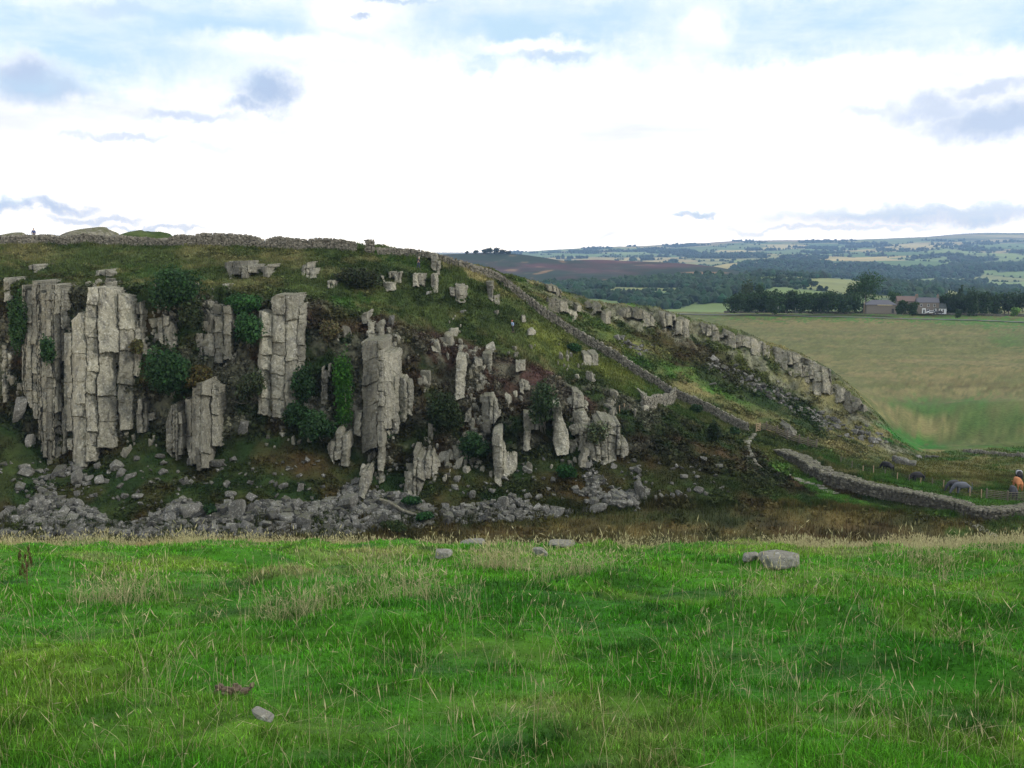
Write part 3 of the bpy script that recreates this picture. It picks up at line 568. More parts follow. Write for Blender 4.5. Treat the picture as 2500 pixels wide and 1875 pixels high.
for cx, cy, rx, ry in ((1380, 633, 130, 9), (1780, 608, 110, 7), (1690, 600, 60, 3.5), (1950, 609, 70, 5), (2060, 604, 90, 4.5), (1560, 645, 30, 5), (2150, 643, 40, 3), (2090, 636, 20, 2.5), (1850, 565, 120, 4), (2120, 586, 40, 3), (1980, 575, 80, 5)):
    rr = np.sqrt(((xf_ + 10 * nn_ - cx) / rx) ** 2 + ((yf_ + 2 * nn_ - cy) / ry) ** 2); clear = np.maximum(clear, 1 - ss(rr, .8, 1.1))
wm = wm * (1 - clear)
wm = np.maximum(wm, ((nn_ > 0.42) & (Bf[:, None] > 2) & (Bf[:, None] < 7.2) & (clear < .5)) * .9)
Cf = m3(Cf, lin(104, 124, 74), (ss(-Yf, -4200, -1200))[..., None] * .75)
Cf = m3(Cf, lin(40, 62, 38), ((ed < .055) & (Bf[:, None] < 7.3))[..., None] * .7)
Cf = m3(Cf, lin(166, 142, 104), (ss(Bf, 7.0, 7.5)[:, None] * np.ones_like(Xf))[..., None] * .8 * (.6 + .8 * fbm(p3(Xf / 900, Yf / 900, 0), 3, 6))[..., None])
Cf = m3(Cf, lin(78, 84, 92), (ss(Bf, 7.72, 7.95)[:, None] * (ss(xf_, 1180, 1300) * (1 - ss(xf_, 1690, 1720)) + ss(xf_, 1990, 2020)))[..., None])
Cf = m3(Cf, lin(206, 184, 120), ((1 - ss(np.abs(yf_ - np.interp(xf_, [1500, 1600, 1900, 2000], [576, 572, 556, 553])) , .9, 2.2)) * ss(xf_, 1540, 1600) * (1 - ss(xf_, 1950, 2010)))[..., None])
Cf = m3(Cf, wood, (wm > .5)[..., None])
Cf = Cf * (1 + .12 * fbm(p3(Xf / 60, Yf / 60, 0), 3, 83))[..., None]
mb = MB(); mb.add(np.stack([Xf, Yf, Zf], -1), grid_quads(*Xf.shape), None, Cf.reshape(-1, 3) * .85)
tag(mb.build("far_hills", M_FARTURF, smooth=True), kind="structure")
# heather hill
hh = [(1340, -80.0), [(-500, 628, 1500), (900, 626, 1500), (1180, 622, 1480), (1300, 616, 1480), (1450, 608, 1500), (1600, 607, 1520), (1690, 612, 1540), (1750, 640, 1540), (1820, 700, 1540), (2700, 760, 1540)],
      [(-500, 560, 1850), (900, 552, 1850), (960, 547, 1850), (1000, 546, 1850), (1050, 544, 1860), (1110, 546, 1860), (1150, 551, 1850), (1190, 558, 1820), (1216, 563.5, 1800), (1245, 561, 1800), (1290, 560, 1830), (1350, 562, 1830), (1430, 565, 1800), (1500, 570, 1780), (1550, 576, 1760), (1600, 586, 1730), (1650, 598, 1700), (1690, 608, 1680), (1740, 625, 1650), (1800, 700, 1640), (2700, 760, 1640)],
      (2200, -95.0)]
Xh, Yh, Zh, Bh = hsurf(hh, [10, 70, 12], Uh, 601, [0, 5, 0.6, 0], (120, 0))
heathS = Surf(Uh, Yh, Zh)
ph, qh = pix(Xh, Yh, Zh); xh_, yh_ = ph / D, qh / D; a1 = fbm(p3(Xh / 90, Yh / 90, Zh / 40), 4, 91)[..., None]; a2 = fbm(p3(Xh / 25, Yh / 25, Zh / 12), 3, 95)[..., None]
Ch = m3(lin(108, 76, 78) + 0 * a1, lin(54, 72, 54), .3 + 1.3 * a1 + ss(yh_, 566, 600)[..., None] * .8)
Ch = m3(Ch, lin(170, 140, 110), (a2 > .75) * .35)
for cx, cy, rx, ry, ro in ((1175, 588, 26, 2.5, -12), (1105, 583, 18, 1.5, 0), (1520, 590, 60, 3, 0), (1610, 578, 50, 1.6, 4), (1670, 590, 40, 2, 8), (1330, 610, 30, 2, 0), (1480, 606, 60, 2.5, 0), (1216, 566, 8, 3, 0)):
    dx = xh_ + 6 * a2[..., 0] - cx; dy = yh_ + 1.5 * a1[..., 0] - cy; ca, sa = math.cos(R(ro)), math.sin(R(ro))
    rr = np.sqrt(((dx * ca + dy * sa) / rx) ** 2 + ((-dx * sa + dy * ca) / ry) ** 2); Ch = m3(Ch, lin(176, 142, 104), (1 - ss(rr, .6, 1.1))[..., None] * .8)
Ch = Ch * (1 + .25 * a2) * .66
mb = MB(); mb.add(np.stack([Xh, Yh, Zh], -1), grid_quads(*Xh.shape), None, np.clip(Ch, .01, .6).reshape(-1, 3) * .8)
tag(mb.build("heather_hill", M_FARTURF, smooth=True), kind="structure")
# crowns for woods: small lumpy balls with random faceting
def ico(sub=1):
    import bmesh
    bm = bmesh.new(); bmesh.ops.create_icosphere(bm, subdivisions=sub, radius=1.0); v = np.array([x.co[:] for x in bm.verts]); f = np.array([[q.index for q in x.verts] for x in bm.faces]); bm.free(); return v, f
IC1, IF1 = ico(1); IC2, IF2 = ico(2)
def balls(mb, P, rad, col, seed, hi=False, sq=1.0, rough=.35):
    r = np.random.default_rng(seed); V0, F0 = (IC2, IF2) if hi else (IC1, IF1); n = len(P)
    V = V0[None] * (1 + r.normal(0, rough * .6, (n, len(V0), 1)).clip(-.5, .6)); V = V * rad[:, None, None] * np.array([1, 1, sq]) * r.uniform(.85, 1.15, (n, 1, 3))
    V = V + P[:, None]; C = np.repeat(col[:, None], len(V0), 1) * r.uniform(.7, 1.3, (n, len(V0), 1)); b = np.arange(n)[:, None, None] * len(V0)
    mb.add(V.reshape(-1, 3), None, (F0[None] + b).reshape(-1, 3), C.reshape(-1, 3))
r = np.random.default_rng(41)
ii, jj = np.nonzero((wm > .5) & (xf_ > 1100) & (xf_ < 2400) & (Bf[:, None] < 7.8)); k = r.choice(len(ii), 9000); ii, jj = ii[k], jj[k]
x = Xf[ii, jj] + r.normal(0, 1, 9000) * Yf[ii, jj] * .0012; y = Yf[ii, jj] + r.normal(0, 6, 9000); z = Zf[ii, jj]; rd = r.uniform(4, 8, 9000) * np.clip(y / 2600, .8, 1.5)
c = lin(42, 66, 40)[None] * r.uniform(.6, 1.4, (9000, 1)) * (1 + .2 * r.normal(0, 1, (9000, 3)) * [1, .4, .3])
mb = MB(); balls(mb, np.stack([x, y, z + rd * .6], 1), rd, np.clip(c, .01, .3), 5)
# hedgerows and scattered trees along field edges
ii, jj = np.nonzero((ed < .05) & (wm < .5) & (xf_ > 1100) & (xf_ < 2400) & (Bf[:, None] > 2) & (Bf[:, None] < 6.9)); k = r.choice(len(ii), 1500); ii, jj = ii[k], jj[k]
x = Xf[ii, jj]; y = Yf[ii, jj] + r.normal(0, 5, 1500); z = Zf[ii, jj]; rd = r.uniform(2, 5.0, 1500) * np.clip(y / 3000, .7, 1.6)
balls(mb, np.stack([x, y, z + rd * .5], 1), rd, lin(46, 68, 40)[None] * r.uniform(.7, 1.5, (1500, 1)), 6)
tag(mb.build("distant_woodland", M_LEAF), kind="stuff")
# wood at the foot of the heather hill
mb = MB(); n = 620; xd_ = r.uniform(1170, 1760, n); yd_ = np.interp(xd_, [1170, 1250, 1450, 1560, 1640, 1760], [617, 618, 606, 604, 607, 615]) + r.uniform(-4, 9, n) + (xd_ > 1480) * r.uniform(-8, 20, n)
P_ = []
for a, b in zip(xd_, yd_):
    h_ = heathS.hit(a * D, b * D, 0, 72); P_.append(h_)
P_ = np.array(P_); rd = r.uniform(3, 6.5, n); P_[:, 2] += rd * .6; balls(mb, P_, rd, lin(48, 70, 38)[None] * r.uniform(.7, 1.5, (n, 1)), 8, hi=True)
tag(mb.build("hill_foot_wood", M_LEAF), kind="stuff")
# ------------------------------------------------------------------ rock
def cube_t(g):
    g = np.asarray(g, float); n = len(g); idx = {}; V = []; Q = []
    def vid(p):
        k = tuple(np.round(p, 5))
        if k not in idx: idx[k] = len(V); V.append(k)
        return idx[k]
    for ax in range(3):
        for sg in (-1, 1):
            a, b = (ax + 1) % 3, (ax + 2) % 3
            for i in range(n - 1):
                for j in range(n - 1):
                    q = []
                    for di, dj in ((0, 0), (1, 0), (1, 1), (0, 1)):
                        p = [0, 0, 0]; p[ax] = sg; p[a] = g[i + di]; p[b] = g[j + dj]; q.append(vid(p))
                    Q.append(q if sg > 0 else q[::-1])
    return np.array(V), np.array(Q)
def sup(V, k): return V / (np.abs(V) ** k).sum(1, keepdims=True) ** (1.0 / k)
CT, CQ = cube_t([-1, -.8, 0, .8, 1]); CT9 = sup(CT, 9)
C8, Q8 = cube_t([-1, 1])
CB, CBQ = cube_t([-1, -.5, 0, .5, 1]); CB3 = sup(CB, 3.2)
def rotm(yaw, pitch, roll):
    cy, sy, cp, sp, cr, sr = np.cos(yaw), np.sin(yaw), np.cos(pitch), np.sin(pitch), np.cos(roll), np.sin(roll); z = np.zeros_like(cy); o = np.ones_like(cy)
    Rz = np.stack([cy, -sy, z, sy, cy, z, z, z, o], -1).reshape(-1, 3, 3); Rx = np.stack([o, z, z, z, cp, -sp, z, sp, cp], -1).reshape(-1, 3, 3); Ry = np.stack([cr, z, sr, z, o, z, -sr, z, cr], -1).reshape(-1, 3, 3)
    return Rz @ Rx @ Ry
def stones(mb, C, H, yaw, pitch=0, roll=0, r=None, tmpl=None, jit=.18, cuts=2, cut=(.72, 1.02), rough=.03, tone=None):
    """angular stones: warped boxes with random plane cuts"""
    T, Q = tmpl if tmpl is not None else (CT9, CQ); n = len(C); r = r or np.random.default_rng(1)
    yaw, pitch, roll = (np.broadcast_to(np.asarray(a, float), (n,)) for a in (yaw, pitch, roll))
    P = np.repeat(T[None], n, 0)
    s = (P + 1) / 2; J = r.normal(0, jit, (n, 8, 3)).clip(-.45, .45); off = 0
    for c in range(8):
        w_ = (s[..., 0] if c & 1 else 1 - s[..., 0]) * (s[..., 1] if c & 2 else 1 - s[..., 1]) * (s[..., 2] if c & 4 else 1 - s[..., 2]); off = off + w_[..., None] * J[:, c][:, None]
    P = P + off
    for _ in range(cuts):
        d = r.normal(0, 1, (n, 3)); d /= np.linalg.norm(d, axis=1, keepdims=True); ext = np.abs(d).sum(1) * r.uniform(*cut, n)
        o_ = np.maximum(0, (P * d[:, None]).sum(-1) - ext[:, None]); P = P - o_[..., None] * d[:, None]
    if rough: P = P + r.normal(0, rough, P.shape)
    P = P * H[:, None]; P = np.einsum('nij,nkj->nki', rotm(yaw, pitch, roll), P) + C[:, None]
    tn = np.clip(r.normal(.5, .2, n), 0, 1) if tone is None else tone
    mb.add(P.reshape(-1, 3), (Q[None] + np.arange(n)[:, None, None] * len(T)).reshape(-1, 4), None, np.repeat(tn, len(T))[:, None] * np.ones(3))
def span(poly, x):
    ys = []
    for i in range(len(poly)):
        (x0, y0), (x1, y1) = poly[i], poly[(i + 1) % len(poly)]
        if (x0 <= x < x1) or (x1 <= x < x0): ys.append(y0 + (y1 - y0) * (x - x0) / (x1 - x0))
    return (min(ys), max(ys)) if len(ys) >= 2 else None
def in_poly(poly, x, y):
    s = span(poly, x); return s is not None and s[0] <= y <= s[1]
def outcrop(name, label, cat, poly, wp=(13, 30), hr=(1.0, 2.8), out=1.0, steep=.34, tilt=0.0, yaw=16, mat=None, seed=0, group=None, rag=1.0, fine=.2, tone=.5, surf=None, drop=.05, st=1.7, topc=7):
    """a face of jointed rock: a fine sheet broken into columns and blocks, each with its own set-back, tilt and crack"""
    surf = surf or ridge; r = np.random.default_rng(seed + 1000); xs = [p[0] for p in poly]; ys = [p[1] for p in poly]
    x0, x1, y0, y1 = min(xs) - 5, max(xs) + 5, min(ys) - 6, max(ys) + 6
    nx = max(6, int((x1 - x0) / st) + 1); ny = max(6, int((y1 - y0) / st) + 1); px = np.linspace(x0, x1, nx); py = np.linspace(y1, y0, ny)
    # smooth front line from the ground at foot and head of the face, coarse samples
    cxs = np.linspace(x0, x1, max(3, int((x1 - x0) / 9) + 1)); cys = np.linspace(y1, y0, max(3, int((y1 - y0) / 9) + 1)); HT = np.array([[surf.hit(a, b)[1] for a in cxs] for b in cys])
    fb = []; ft = []; yb_ = []; yt_ = []
    for a in cxs:
        sp = span(poly, np.clip(a, min(xs) + .5, max(xs) - .5)) or (y0, y1); B_ = surf.hit(a, sp[1])[1]; T_ = surf.hit(a, sp[0])[1]; Hm = (sp[1] - sp[0]) * B_ / F
        fb.append(B_); ft.append(B_ + min(max(T_ - B_, .2), steep * Hm)); yb_.append(sp[1]); yt_.append(sp[0])
    PX, PY = np.meshgrid(px, py); ib = lambda v: np.interp(PX, cxs, v)
    def sm(v): v = np.array(v); return smooth1(v[:, None], min(2, max(1, len(v) // 4)), 0)[:, 0]
    t = np.clip((ib(yb_) - PY) / np.maximum(ib(yb_) - ib(yt_), 4), -.1, 1.1); Fd = ib(sm(fb)) * (1 - t) + ib(sm(ft)) * t
    ci = np.interp(PX, cxs, np.arange(len(cxs))); cj = np.interp(-PY, -cys, np.arange(len(cys))); i0 = np.minimum(ci.astype(int), len(cxs) - 2); j0 = np.minimum(cj.astype(int), len(cys) - 2); fi, fj = ci - i0, cj - j0
    HTf = HT[j0, i0] * (1 - fi) * (1 - fj) + HT[j0, i0 + 1] * fi * (1 - fj) + HT[j0 + 1, i0] * (1 - fi) * fj + HT[j0 + 1, i0 + 1] * fi * fj
    Fd = np.minimum(Fd, HTf - .1)
    # warped column coordinate
    q = p3(PX, PY, seed * 3.7); xw = PX + 4.0 * fbm(q / 45, 3, seed) + 1.3 * fbm(q / 9, 2, seed + 5) + (PY - y1) * math.tan(tilt); yw0 = PY + 3.0 * fbm(q / 16, 3, seed + 9)
    bd = [xw.min() - 1]
    while bd[-1] < xw.max() + 2: bd.append(bd[-1] + r.uniform(*wp) * (1 if r.random() > fine else .45) * (1.35 if r.random() < .2 else 1))
    bd = np.array(bd); ck = np.clip(np.searchsorted(bd, xw) - 1, 0, len(bd) - 2); nC = len(bd) - 1; cw = np.diff(bd); fx = (xw - bd[ck]) / cw[ck]
    out = out * .62; co = r.uniform(0, out, nC); co = .65 * co + .35 * np.roll(co, 1); rp = r.uniform(.12, .88, nC); sk = r.normal(0, R(yaw), nC)
    aL = np.abs(r.normal(.30, .32, nC)); aR = np.abs(r.normal(.12, .14, nC)); mpx = F / np.median(Fd)
    back = np.where(fx < rp[ck], (rp[ck] - fx) * aL[ck], (fx - rp[ck]) * aR[ck]) * cw[ck] / mpx
    off = co[ck] - back + (fx - .5) * cw[ck] / mpx * np.tan(sk[ck]) * .5
    keep = np.zeros_like(PX, bool); tonef = np.zeros_like(PX); dx = np.minimum(fx, 1 - fx) * cw[ck]; crk = np.exp(-(dx / 1.25) ** 2) * (.25 + .75 * r.random(nC + 1)[ck])
    for c in range(nC):
        m_ = ck == c
        if not m_.any(): continue
        sl = r.normal(0, .16); yw = yw0[m_] + sl * (xw[m_] - bd[c]); bb = [yw.min() - r.uniform(0, cw[c])]
        while bb[-1] < yw.max() + 2: bb.append(bb[-1] + max(5, cw[c] * r.uniform(*hr) * (1.7 if r.random() < .35 else 1)))
        bb = np.array(bb); k = np.clip(np.searchsorted(bb, yw) - 1, 0, len(bb) - 2); nb = len(bb) - 1; fy = (yw - bb[k]) / np.diff(bb)[k]; dy = np.minimum(fy, 1 - fy) * np.diff(bb)[k]
        bo = r.normal(0, .14 * min(out, 1.2), nb); ty = r.normal(.04, .09, nb); tx = r.normal(0, .16, nb); hB = np.diff(bb) / mpx; tn = np.clip(r.normal(tone, .11) + r.normal(0, .13, nb), 0, 1)
        off[m_] += bo[k] + (fy - .5) * hB[k] * ty[k] + (fx[m_] - .5) * cw[c] / mpx * tx[k]
        strong = r.uniform(0, 1, nb + 1) ** 1.5; kk = k + (fy > .5); crk[m_] = np.maximum(crk[m_], np.exp(-(dy / 1.15) ** 2) * strong[kk] * .75)
        # a block belongs to the face when its middle lies inside the outline
        xc = bd[c] + cw[c] / 2 - math.tan(tilt) * 0; ok = np.zeros(nb, bool)
        for b_ in range(nb):
            yc = (bb[b_] + bb[b_ + 1]) / 2; sh = (yc - y1) * math.tan(tilt)
            ok[b_] = in_poly(poly, xc - sh + r.uniform(-2, 2) * rag, yc + r.uniform(-2.5, 2.5) * rag) and r.random() > drop
        keep[m_] = ok[k]; tonef[m_] = tn[k]
    d0 = Fd - .25 - off + crk * .42
    P3_ = p3(PX / mpx, PY / mpx, seed * 1.7); rough = fbm(P3_ / 1.1, 4, seed + 20); d0 = d0 + .20 * rough + .08 * fbm(P3_ / .28, 2, seed + 24) + .45 * np.maximum(0, fbm(P3_ / 2.2, 3, seed + 28))
    # outline also follows the drawn polygon loosely
    e_ = np.zeros_like(keep)
    for i in range(nx):
        sp = span(poly, np.clip(px[i] + 0, min(xs) + .2, max(xs) - .2))
        if sp: e_[:, i] = (PY[:, i] > sp[0] - topc + 3 * fbm(p3(px[i] / 9, 0, seed), 2, 1)) & (PY[:, i] < sp[1] + 6)
    keep &= e_
    keep[0] = keep[-1] = False; keep[:, 0] = keep[:, -1] = False
    if keep.sum() < 6: return None
    u_, s_ = us(PX, PY); X_ = u_ * d0; Z_ = s_ * d0; push = np.clip(HTf - d0 + .7, .8, 9.0); Y_ = np.where(keep, d0, d0 + push)
    X_ = X_ + r.normal(0, .02, X_.shape); Z_ = Z_ + r.normal(0, .02, X_.shape)
    Q = grid_quads(ny, nx); use = keep.ravel()[Q].any(1); Q = Q[use]; ids, inv = np.unique(Q, return_inverse=True); V = np.stack([X_, Y_, Z_], -1).reshape(-1, 3)[ids]; tt = (tonef * (1 - .25 * crk)).ravel()[ids]
    mb = MB(); mb.add(V, inv.reshape(-1, 4), None, tt[:, None] * np.ones(3)); o = mb.build(name, mat or M_ROCK); tag(o, label, cat, group); return o
def z_(ox, oy, k, pts): return [(ox + a / k, oy + b / k) for a, b in pts]
A = lambda *p: z_(0, 540, 3.16, p)
B = lambda *p: z_(500, 540, 3.16, p)
C3 = lambda *p: z_(1000, 540, 3.16, p)
E = lambda *p: z_(0, 900, 2.765, p)
Fz = lambda *p: z_(700, 900, 2.765, p)
G = lambda *p: z_(1400, 900, 3.16, p)
Dz = lambda *p: z_(1600, 540, 2.458, p)
def bx(f, x0, y0, x1, y1): return f((x0, y0), (x1, y0), (x1, y1), (x0, y1))
CL = [
 ('cliff_buttress', "short block of grey cliff at the photo's left edge, just under the grassy crest", A((0, 455), (98, 450), (100, 600), (60, 640), (0, 690)), dict(wp=(12, 20))),
 ('cliff_buttress', "lower grey pillar cut off by the photo's left edge, beside the dark gully", A((0, 930), (60, 935), (88, 1040), (70, 1300), (30, 1420), (0, 1440)), dict(wp=(14, 26))),
 ('cliff_buttress', "dark, finely split columns of the tall cliff, left of the broad pale face", [(52, 700), (80, 690), (110, 698), (150, 702), (165, 745), (160, 930), (160, 1100), (140, 1112), (110, 1137), (95, 1080), (78, 1000), (55, 950), (50, 850), (58, 780)], dict(wp=(9, 22), out=1.6, hr=(1.2, 4.5), fine=.35, tone=.38, yaw=26)),
 ('cliff_buttress', "broadest and tallest pale grey cliff face, split into big square blocks", [(160, 800), (190, 770), (215, 706), (270, 712), (322, 722), (344, 800), (340, 880), (330, 940), (322, 1010), (316, 1058), (278, 1096), (232, 1132), (205, 1152), (181, 1135), (165, 1120), (160, 1000)], dict(wp=(20, 44), hr=(.8, 2.4), out=1.0, yaw=9, fine=.2, tone=.62)),
 ('cliff_buttress', "narrow dark column tucked in the cleft right of the broad pale face", [(330, 745), (352, 730), (358, 860), (340, 880)], dict(wp=(9, 16), tone=.3)),
 ('cliff_buttress', "stubby rocks low in the shadow right of the broad pale face", E((920, 250), (960, 200), (1060, 300), (1055, 390), (960, 420), (915, 440)), dict(wp=(10, 18), tone=.35)),
 ('cliff_buttress', "recessed grey blocks between two dark bushes high on the cliff", A((1195, 740), (1240, 720), (1330, 780), (1380, 920), (1330, 960), (1230, 920)), dict(wp=(12, 22), tone=.4)),
 ('cliff_buttress', "pointed bluish pillar under the brown bush, its tip reaching lowest into the turf", [(447, 955), (500, 935), (536, 952), (534, 1010), (545, 1070), (520, 1130), (497, 1168), (480, 1165), (462, 1120), (448, 1050)], dict(wp=(13, 28), out=1.3, yaw=24, hr=(1.4, 4), tone=.45)),
 ('cliff_buttress', "shaded row of slim columns left of the pointed pillar", E((1120, 370), (1160, 250), (1230, 260), (1240, 620), (1180, 600), (1120, 540)), dict(wp=(9, 16), tone=.35)),
 ('cliff_buttress', "broken grey blocks below the small tree in the cliff, left of its ivy", A((1610, 760), (1690, 680), (1790, 660), (1750, 860), (1800, 930), (1800, 1040), (1700, 1080), (1590, 1060), (1470, 1000), (1480, 900), (1600, 880)), dict(wp=(14, 26), rag=2)),
 ('cliff_buttress', "wide buttress of grey blocks between the small tree and the heathery gully", [(668, 728), (705, 724), (742, 730), (762, 800), (742, 885), (738, 960), (712, 1012), (684, 1038), (640, 1036), (624, 1030), (640, 960), (617, 900), (640, 850), (632, 750)], dict(wp=(18, 36), hr=(.7, 2.0), out=1.1, tone=.55)),
 ('cliff_buttress', "slim dark column just left of the bright green ivy", B((900, 1130), (975, 1120), (965, 1280), (935, 1400), (885, 1450)), dict(wp=(11, 16), tone=.4)),
 ('cliff_buttress', "tall central pillar of stacked grey blocks right of the bright green ivy", [(878, 842), (905, 836), (968, 846), (975, 905), (985, 960), (985, 1010), (955, 1020), (950, 1080), (955, 1130), (940, 1170), (918, 1180), (905, 1120), (880, 1100), (862, 1080), (868, 960)], dict(wp=(24, 42), hr=(.8, 2.3), out=1.2, yaw=10, tone=.62)),
 ('cliff_buttress', "small broken pinnacle crowning the tall central pillar", [(882, 775), (905, 765), (915, 795), (935, 790), (953, 838), (900, 842)], dict(wp=(12, 20), hr=(.8, 1.6), rag=2)),
 ('cliff_buttress', "thin side columns stepping down right of the tall central pillar", B((1440, 1190), (1530, 1170), (1600, 1300), (1610, 1480), (1560, 1500), (1500, 1640), (1420, 1620), (1440, 1400)), dict(wp=(11, 20), tone=.5)),
 ('cliff_buttress', "loose slivers of rock at the lower left foot of the central pillar", Fz((270, 540), (350, 400), (440, 420), (440, 660), (500, 700), (420, 690), (330, 660)), dict(wp=(9, 16), rag=2, tone=.55)),
 ('cliff_buttress', "leaning pale slab standing in the scree below the central pillar", [(868, 1165), (905, 1150), (908, 1180), (893, 1216), (868, 1200)], dict(wp=(18, 34), hr=(2, 3), tilt=.25, tone=.65, out=1.6)),
 ('rock_outcrop', "three short grey columns side by side right of the central pillar's foot", Fz((820, 640), (840, 580), (950, 570), (1025, 640), (1020, 700), (990, 780), (930, 760), (890, 840), (820, 855), (810, 760)), dict(wp=(14, 24))),
 ('rock_outcrop', "tall smooth tooth of rock standing alone in the heather", [(1115, 872), (1140, 880), (1150, 905), (1143, 955), (1135, 972), (1104, 980), (1098, 965), (1108, 920)], dict(wp=(16, 26), hr=(1.5, 3.5), out=2.0, tone=.68)),
 ('rock_outcrop', "squat flat-faced block high in the heather, right of the lone tooth", bx(C3, 515, 1035, 620, 1165), dict(wp=(18, 34), hr=(.7, 1), out=1.6, tone=.6)),
 ('rock_outcrop', "upright square slab on the lower heather, above the pale triangular rocks", [(1175, 972), (1203, 972), (1213, 990), (1218, 1012), (1200, 1040), (1178, 1036)], dict(wp=(18, 26), hr=(2.5, 3.5), out=2.2, tone=.68)),
 ('rock_outcrop', "pale jagged spur left of the upright square slab", Fz((1190, 340), (1270, 260), (1300, 290), (1300, 370), (1210, 365)), dict(wp=(10, 18), tone=.7, rag=1.5)),
 ('rock_outcrop', "pale triangular rocks pointing down into the turf, lowest on the right half", [(1196, 1068), (1225, 1062), (1235, 1120), (1264, 1122), (1262, 1140), (1240, 1165), (1222, 1184), (1208, 1172), (1204, 1120), (1196, 1100)], dict(wp=(16, 28), out=1.5, tone=.68)),
 ('rock_outcrop', "small split block right of the pale triangular rocks", Fz((1580, 500), (1610, 440), (1655, 450), (1660, 520), (1620, 550), (1590, 545)), dict(wp=(12, 20), tone=.62)),
 ('rock_outcrop', "two grey blocks low on the slope, left of the sparse grey bush", [(1350, 1000), (1370, 998), (1376, 1040), (1395, 1080), (1394, 1105), (1360, 1108), (1350, 1070), (1342, 1040)], dict(wp=(16, 26), out=1.6, tone=.58)),
 ('rock_outcrop', "big square block at the top of the lowest cluster of crags", [(1400, 1012), (1425, 1010), (1440, 1030), (1440, 1048), (1404, 1048)], dict(wp=(24, 40), hr=(.8, 1.2), out=1.8, tone=.62)),
 ('rock_outcrop', "jumbled crags around the sparse grey bush, low on the right of the slope", [(1400, 1055), (1445, 1045), (1458, 1024), (1490, 1030), (1516, 1045), (1524, 1080), (1540, 1100), (1535, 1116), (1500, 1120), (1470, 1132), (1440, 1110), (1405, 1098)], dict(wp=(14, 28), hr=(.7, 1.5), out=1.4, rag=2, tone=.55)),
 ('rock_outcrop', "tilted narrow slab below the lowest cluster of crags", [(1416, 1110), (1436, 1106), (1430, 1145), (1414, 1158)], dict(wp=(20, 22), hr=(2.5, 3), tilt=.35, out=1.6, tone=.7)),
 ('rock_outcrop', "thin rocks showing between bushes above the scree, right of the three columns", Fz((1060, 600), (1120, 540), (1210, 540), (1200, 600), (1110, 640), (1075, 670)), dict(wp=(12, 20), tone=.55)),
 ('rock_outcrop', "half hidden shady rock face behind the slender bush", bx(Fz, 1610, 290, 1700, 400), dict(wp=(12, 24), tone=.35)),
 ('rock_outcrop', "small cluster of blocks under the leftmost stretch of grass slope", bx(A, 225, 345, 275, 395), dict(wp=(9, 16), hr=(.6, 1), out=.8, tone=.55)),
 ('rock_outcrop', "low line of stones in the grass above the broad pale face", A((690, 385), (800, 385), (900, 430), (880, 450), (780, 430)), dict(wp=(9, 18), hr=(.6, 1.1), out=.8, tone=.6)),
 ('rock_outcrop', "leftmost wide outcrop in the upper grass slope, right of the dark tree", [(552, 650), (575, 642), (620, 645), (626, 672), (600, 682), (562, 680)], dict(wp=(14, 24), hr=(.7, 1.5), tone=.5)),
 ('rock_outcrop', "single upright stone beside the widest outcrop of the upper grass slope", [(640, 655), (655, 650), (664, 670), (660, 690), (642, 682)], dict(wp=(18, 24), hr=(1.4, 2), out=1.4, tone=.55)),
 ('rock_outcrop', "small pale rocks below the wide outcrop in the upper grass", [(535, 686), (550, 680), (566, 690), (560, 706), (540, 702)], dict(wp=(12, 18), hr=(.8, 1.4), tone=.6)),
 ('rock_outcrop', "pointed stone highest on the grass slope, below the gap in the wall", [(768, 632), (780, 624), (792, 634), (794, 648), (770, 648)], dict(wp=(10, 16), hr=(1.2, 2.5), out=1.2, tone=.55)),
 ('rock_outcrop', "scattered knuckles of rock left of the low dark bush", [(733, 650), (755, 644), (775, 665), (776, 676), (748, 674), (735, 666)], dict(wp=(10, 16), hr=(.8, 1.6), tone=.58, rag=1.5)),
 ('rock_outcrop', "mossy yellowish rock touching the low dark bush's left side", [(796, 672), (812, 670), (818, 695), (800, 702)], dict(wp=(16, 22), hr=(.9, 1.4), tone=.5)),
 ('rock_outcrop', "row of fluted rocks just right of the low dark bush", [(932, 672), (950, 668), (984, 670), (982, 686), (936, 686)], dict(wp=(7, 12), hr=(1.5, 3), tone=.5)),
 ('rock_outcrop', "long flat ledge under the fluted rocks", [(938, 696), (984, 694), (982, 704), (945, 712)], dict(wp=(20, 40), hr=(.5, .9), tone=.6)),
 ('rock_outcrop', "grey blocks below the walker in dark clothes", bx(C3, 35, 420, 105, 495), dict(wp=(12, 18), tone=.55)),
 ('rock_outcrop', "wedge-shaped crag down the slope from the walker in dark clothes", C3((120, 420), (190, 410), (220, 530), (170, 535), (130, 470)), dict(wp=(14, 22), tone=.6)),
 ('rock_outcrop', "layered crag with horizontal cracks in the middle of the upper rock band", C3((240, 500), (330, 500), (460, 515), (455, 590), (410, 625), (345, 590), (260, 560)), dict(wp=(22, 38), hr=(.35, .7), tone=.55)),
 ('rock_outcrop', "crag tapering downward in the upper rock band, left of the long wall", C3((565, 510), (610, 480), (700, 490), (695, 630), (660, 620), (600, 570)), dict(wp=(14, 26), tone=.58)),
 ('rock_outcrop', "broad sloping rock face that almost touches the long wall", C3((700, 545), (790, 550), (850, 620), (820, 640), (740, 600)), dict(wp=(18, 30), tone=.55)),
 ('rock_outcrop', "weathered bumps in the pale grass beside the wall's highest bend", C3((130, 260), (200, 280), (260, 360), (290, 410), (220, 400), (150, 330)), dict(wp=(10, 20), hr=(.8, 1.6), tone=.45, rag=2)),
 ('rock_outcrop', "cracked dome of rock in the heather right of the central pillar", C3((145, 880), (190, 870), (280, 900), (300, 960), (240, 995), (175, 985)), dict(wp=(14, 26), tone=.6)),
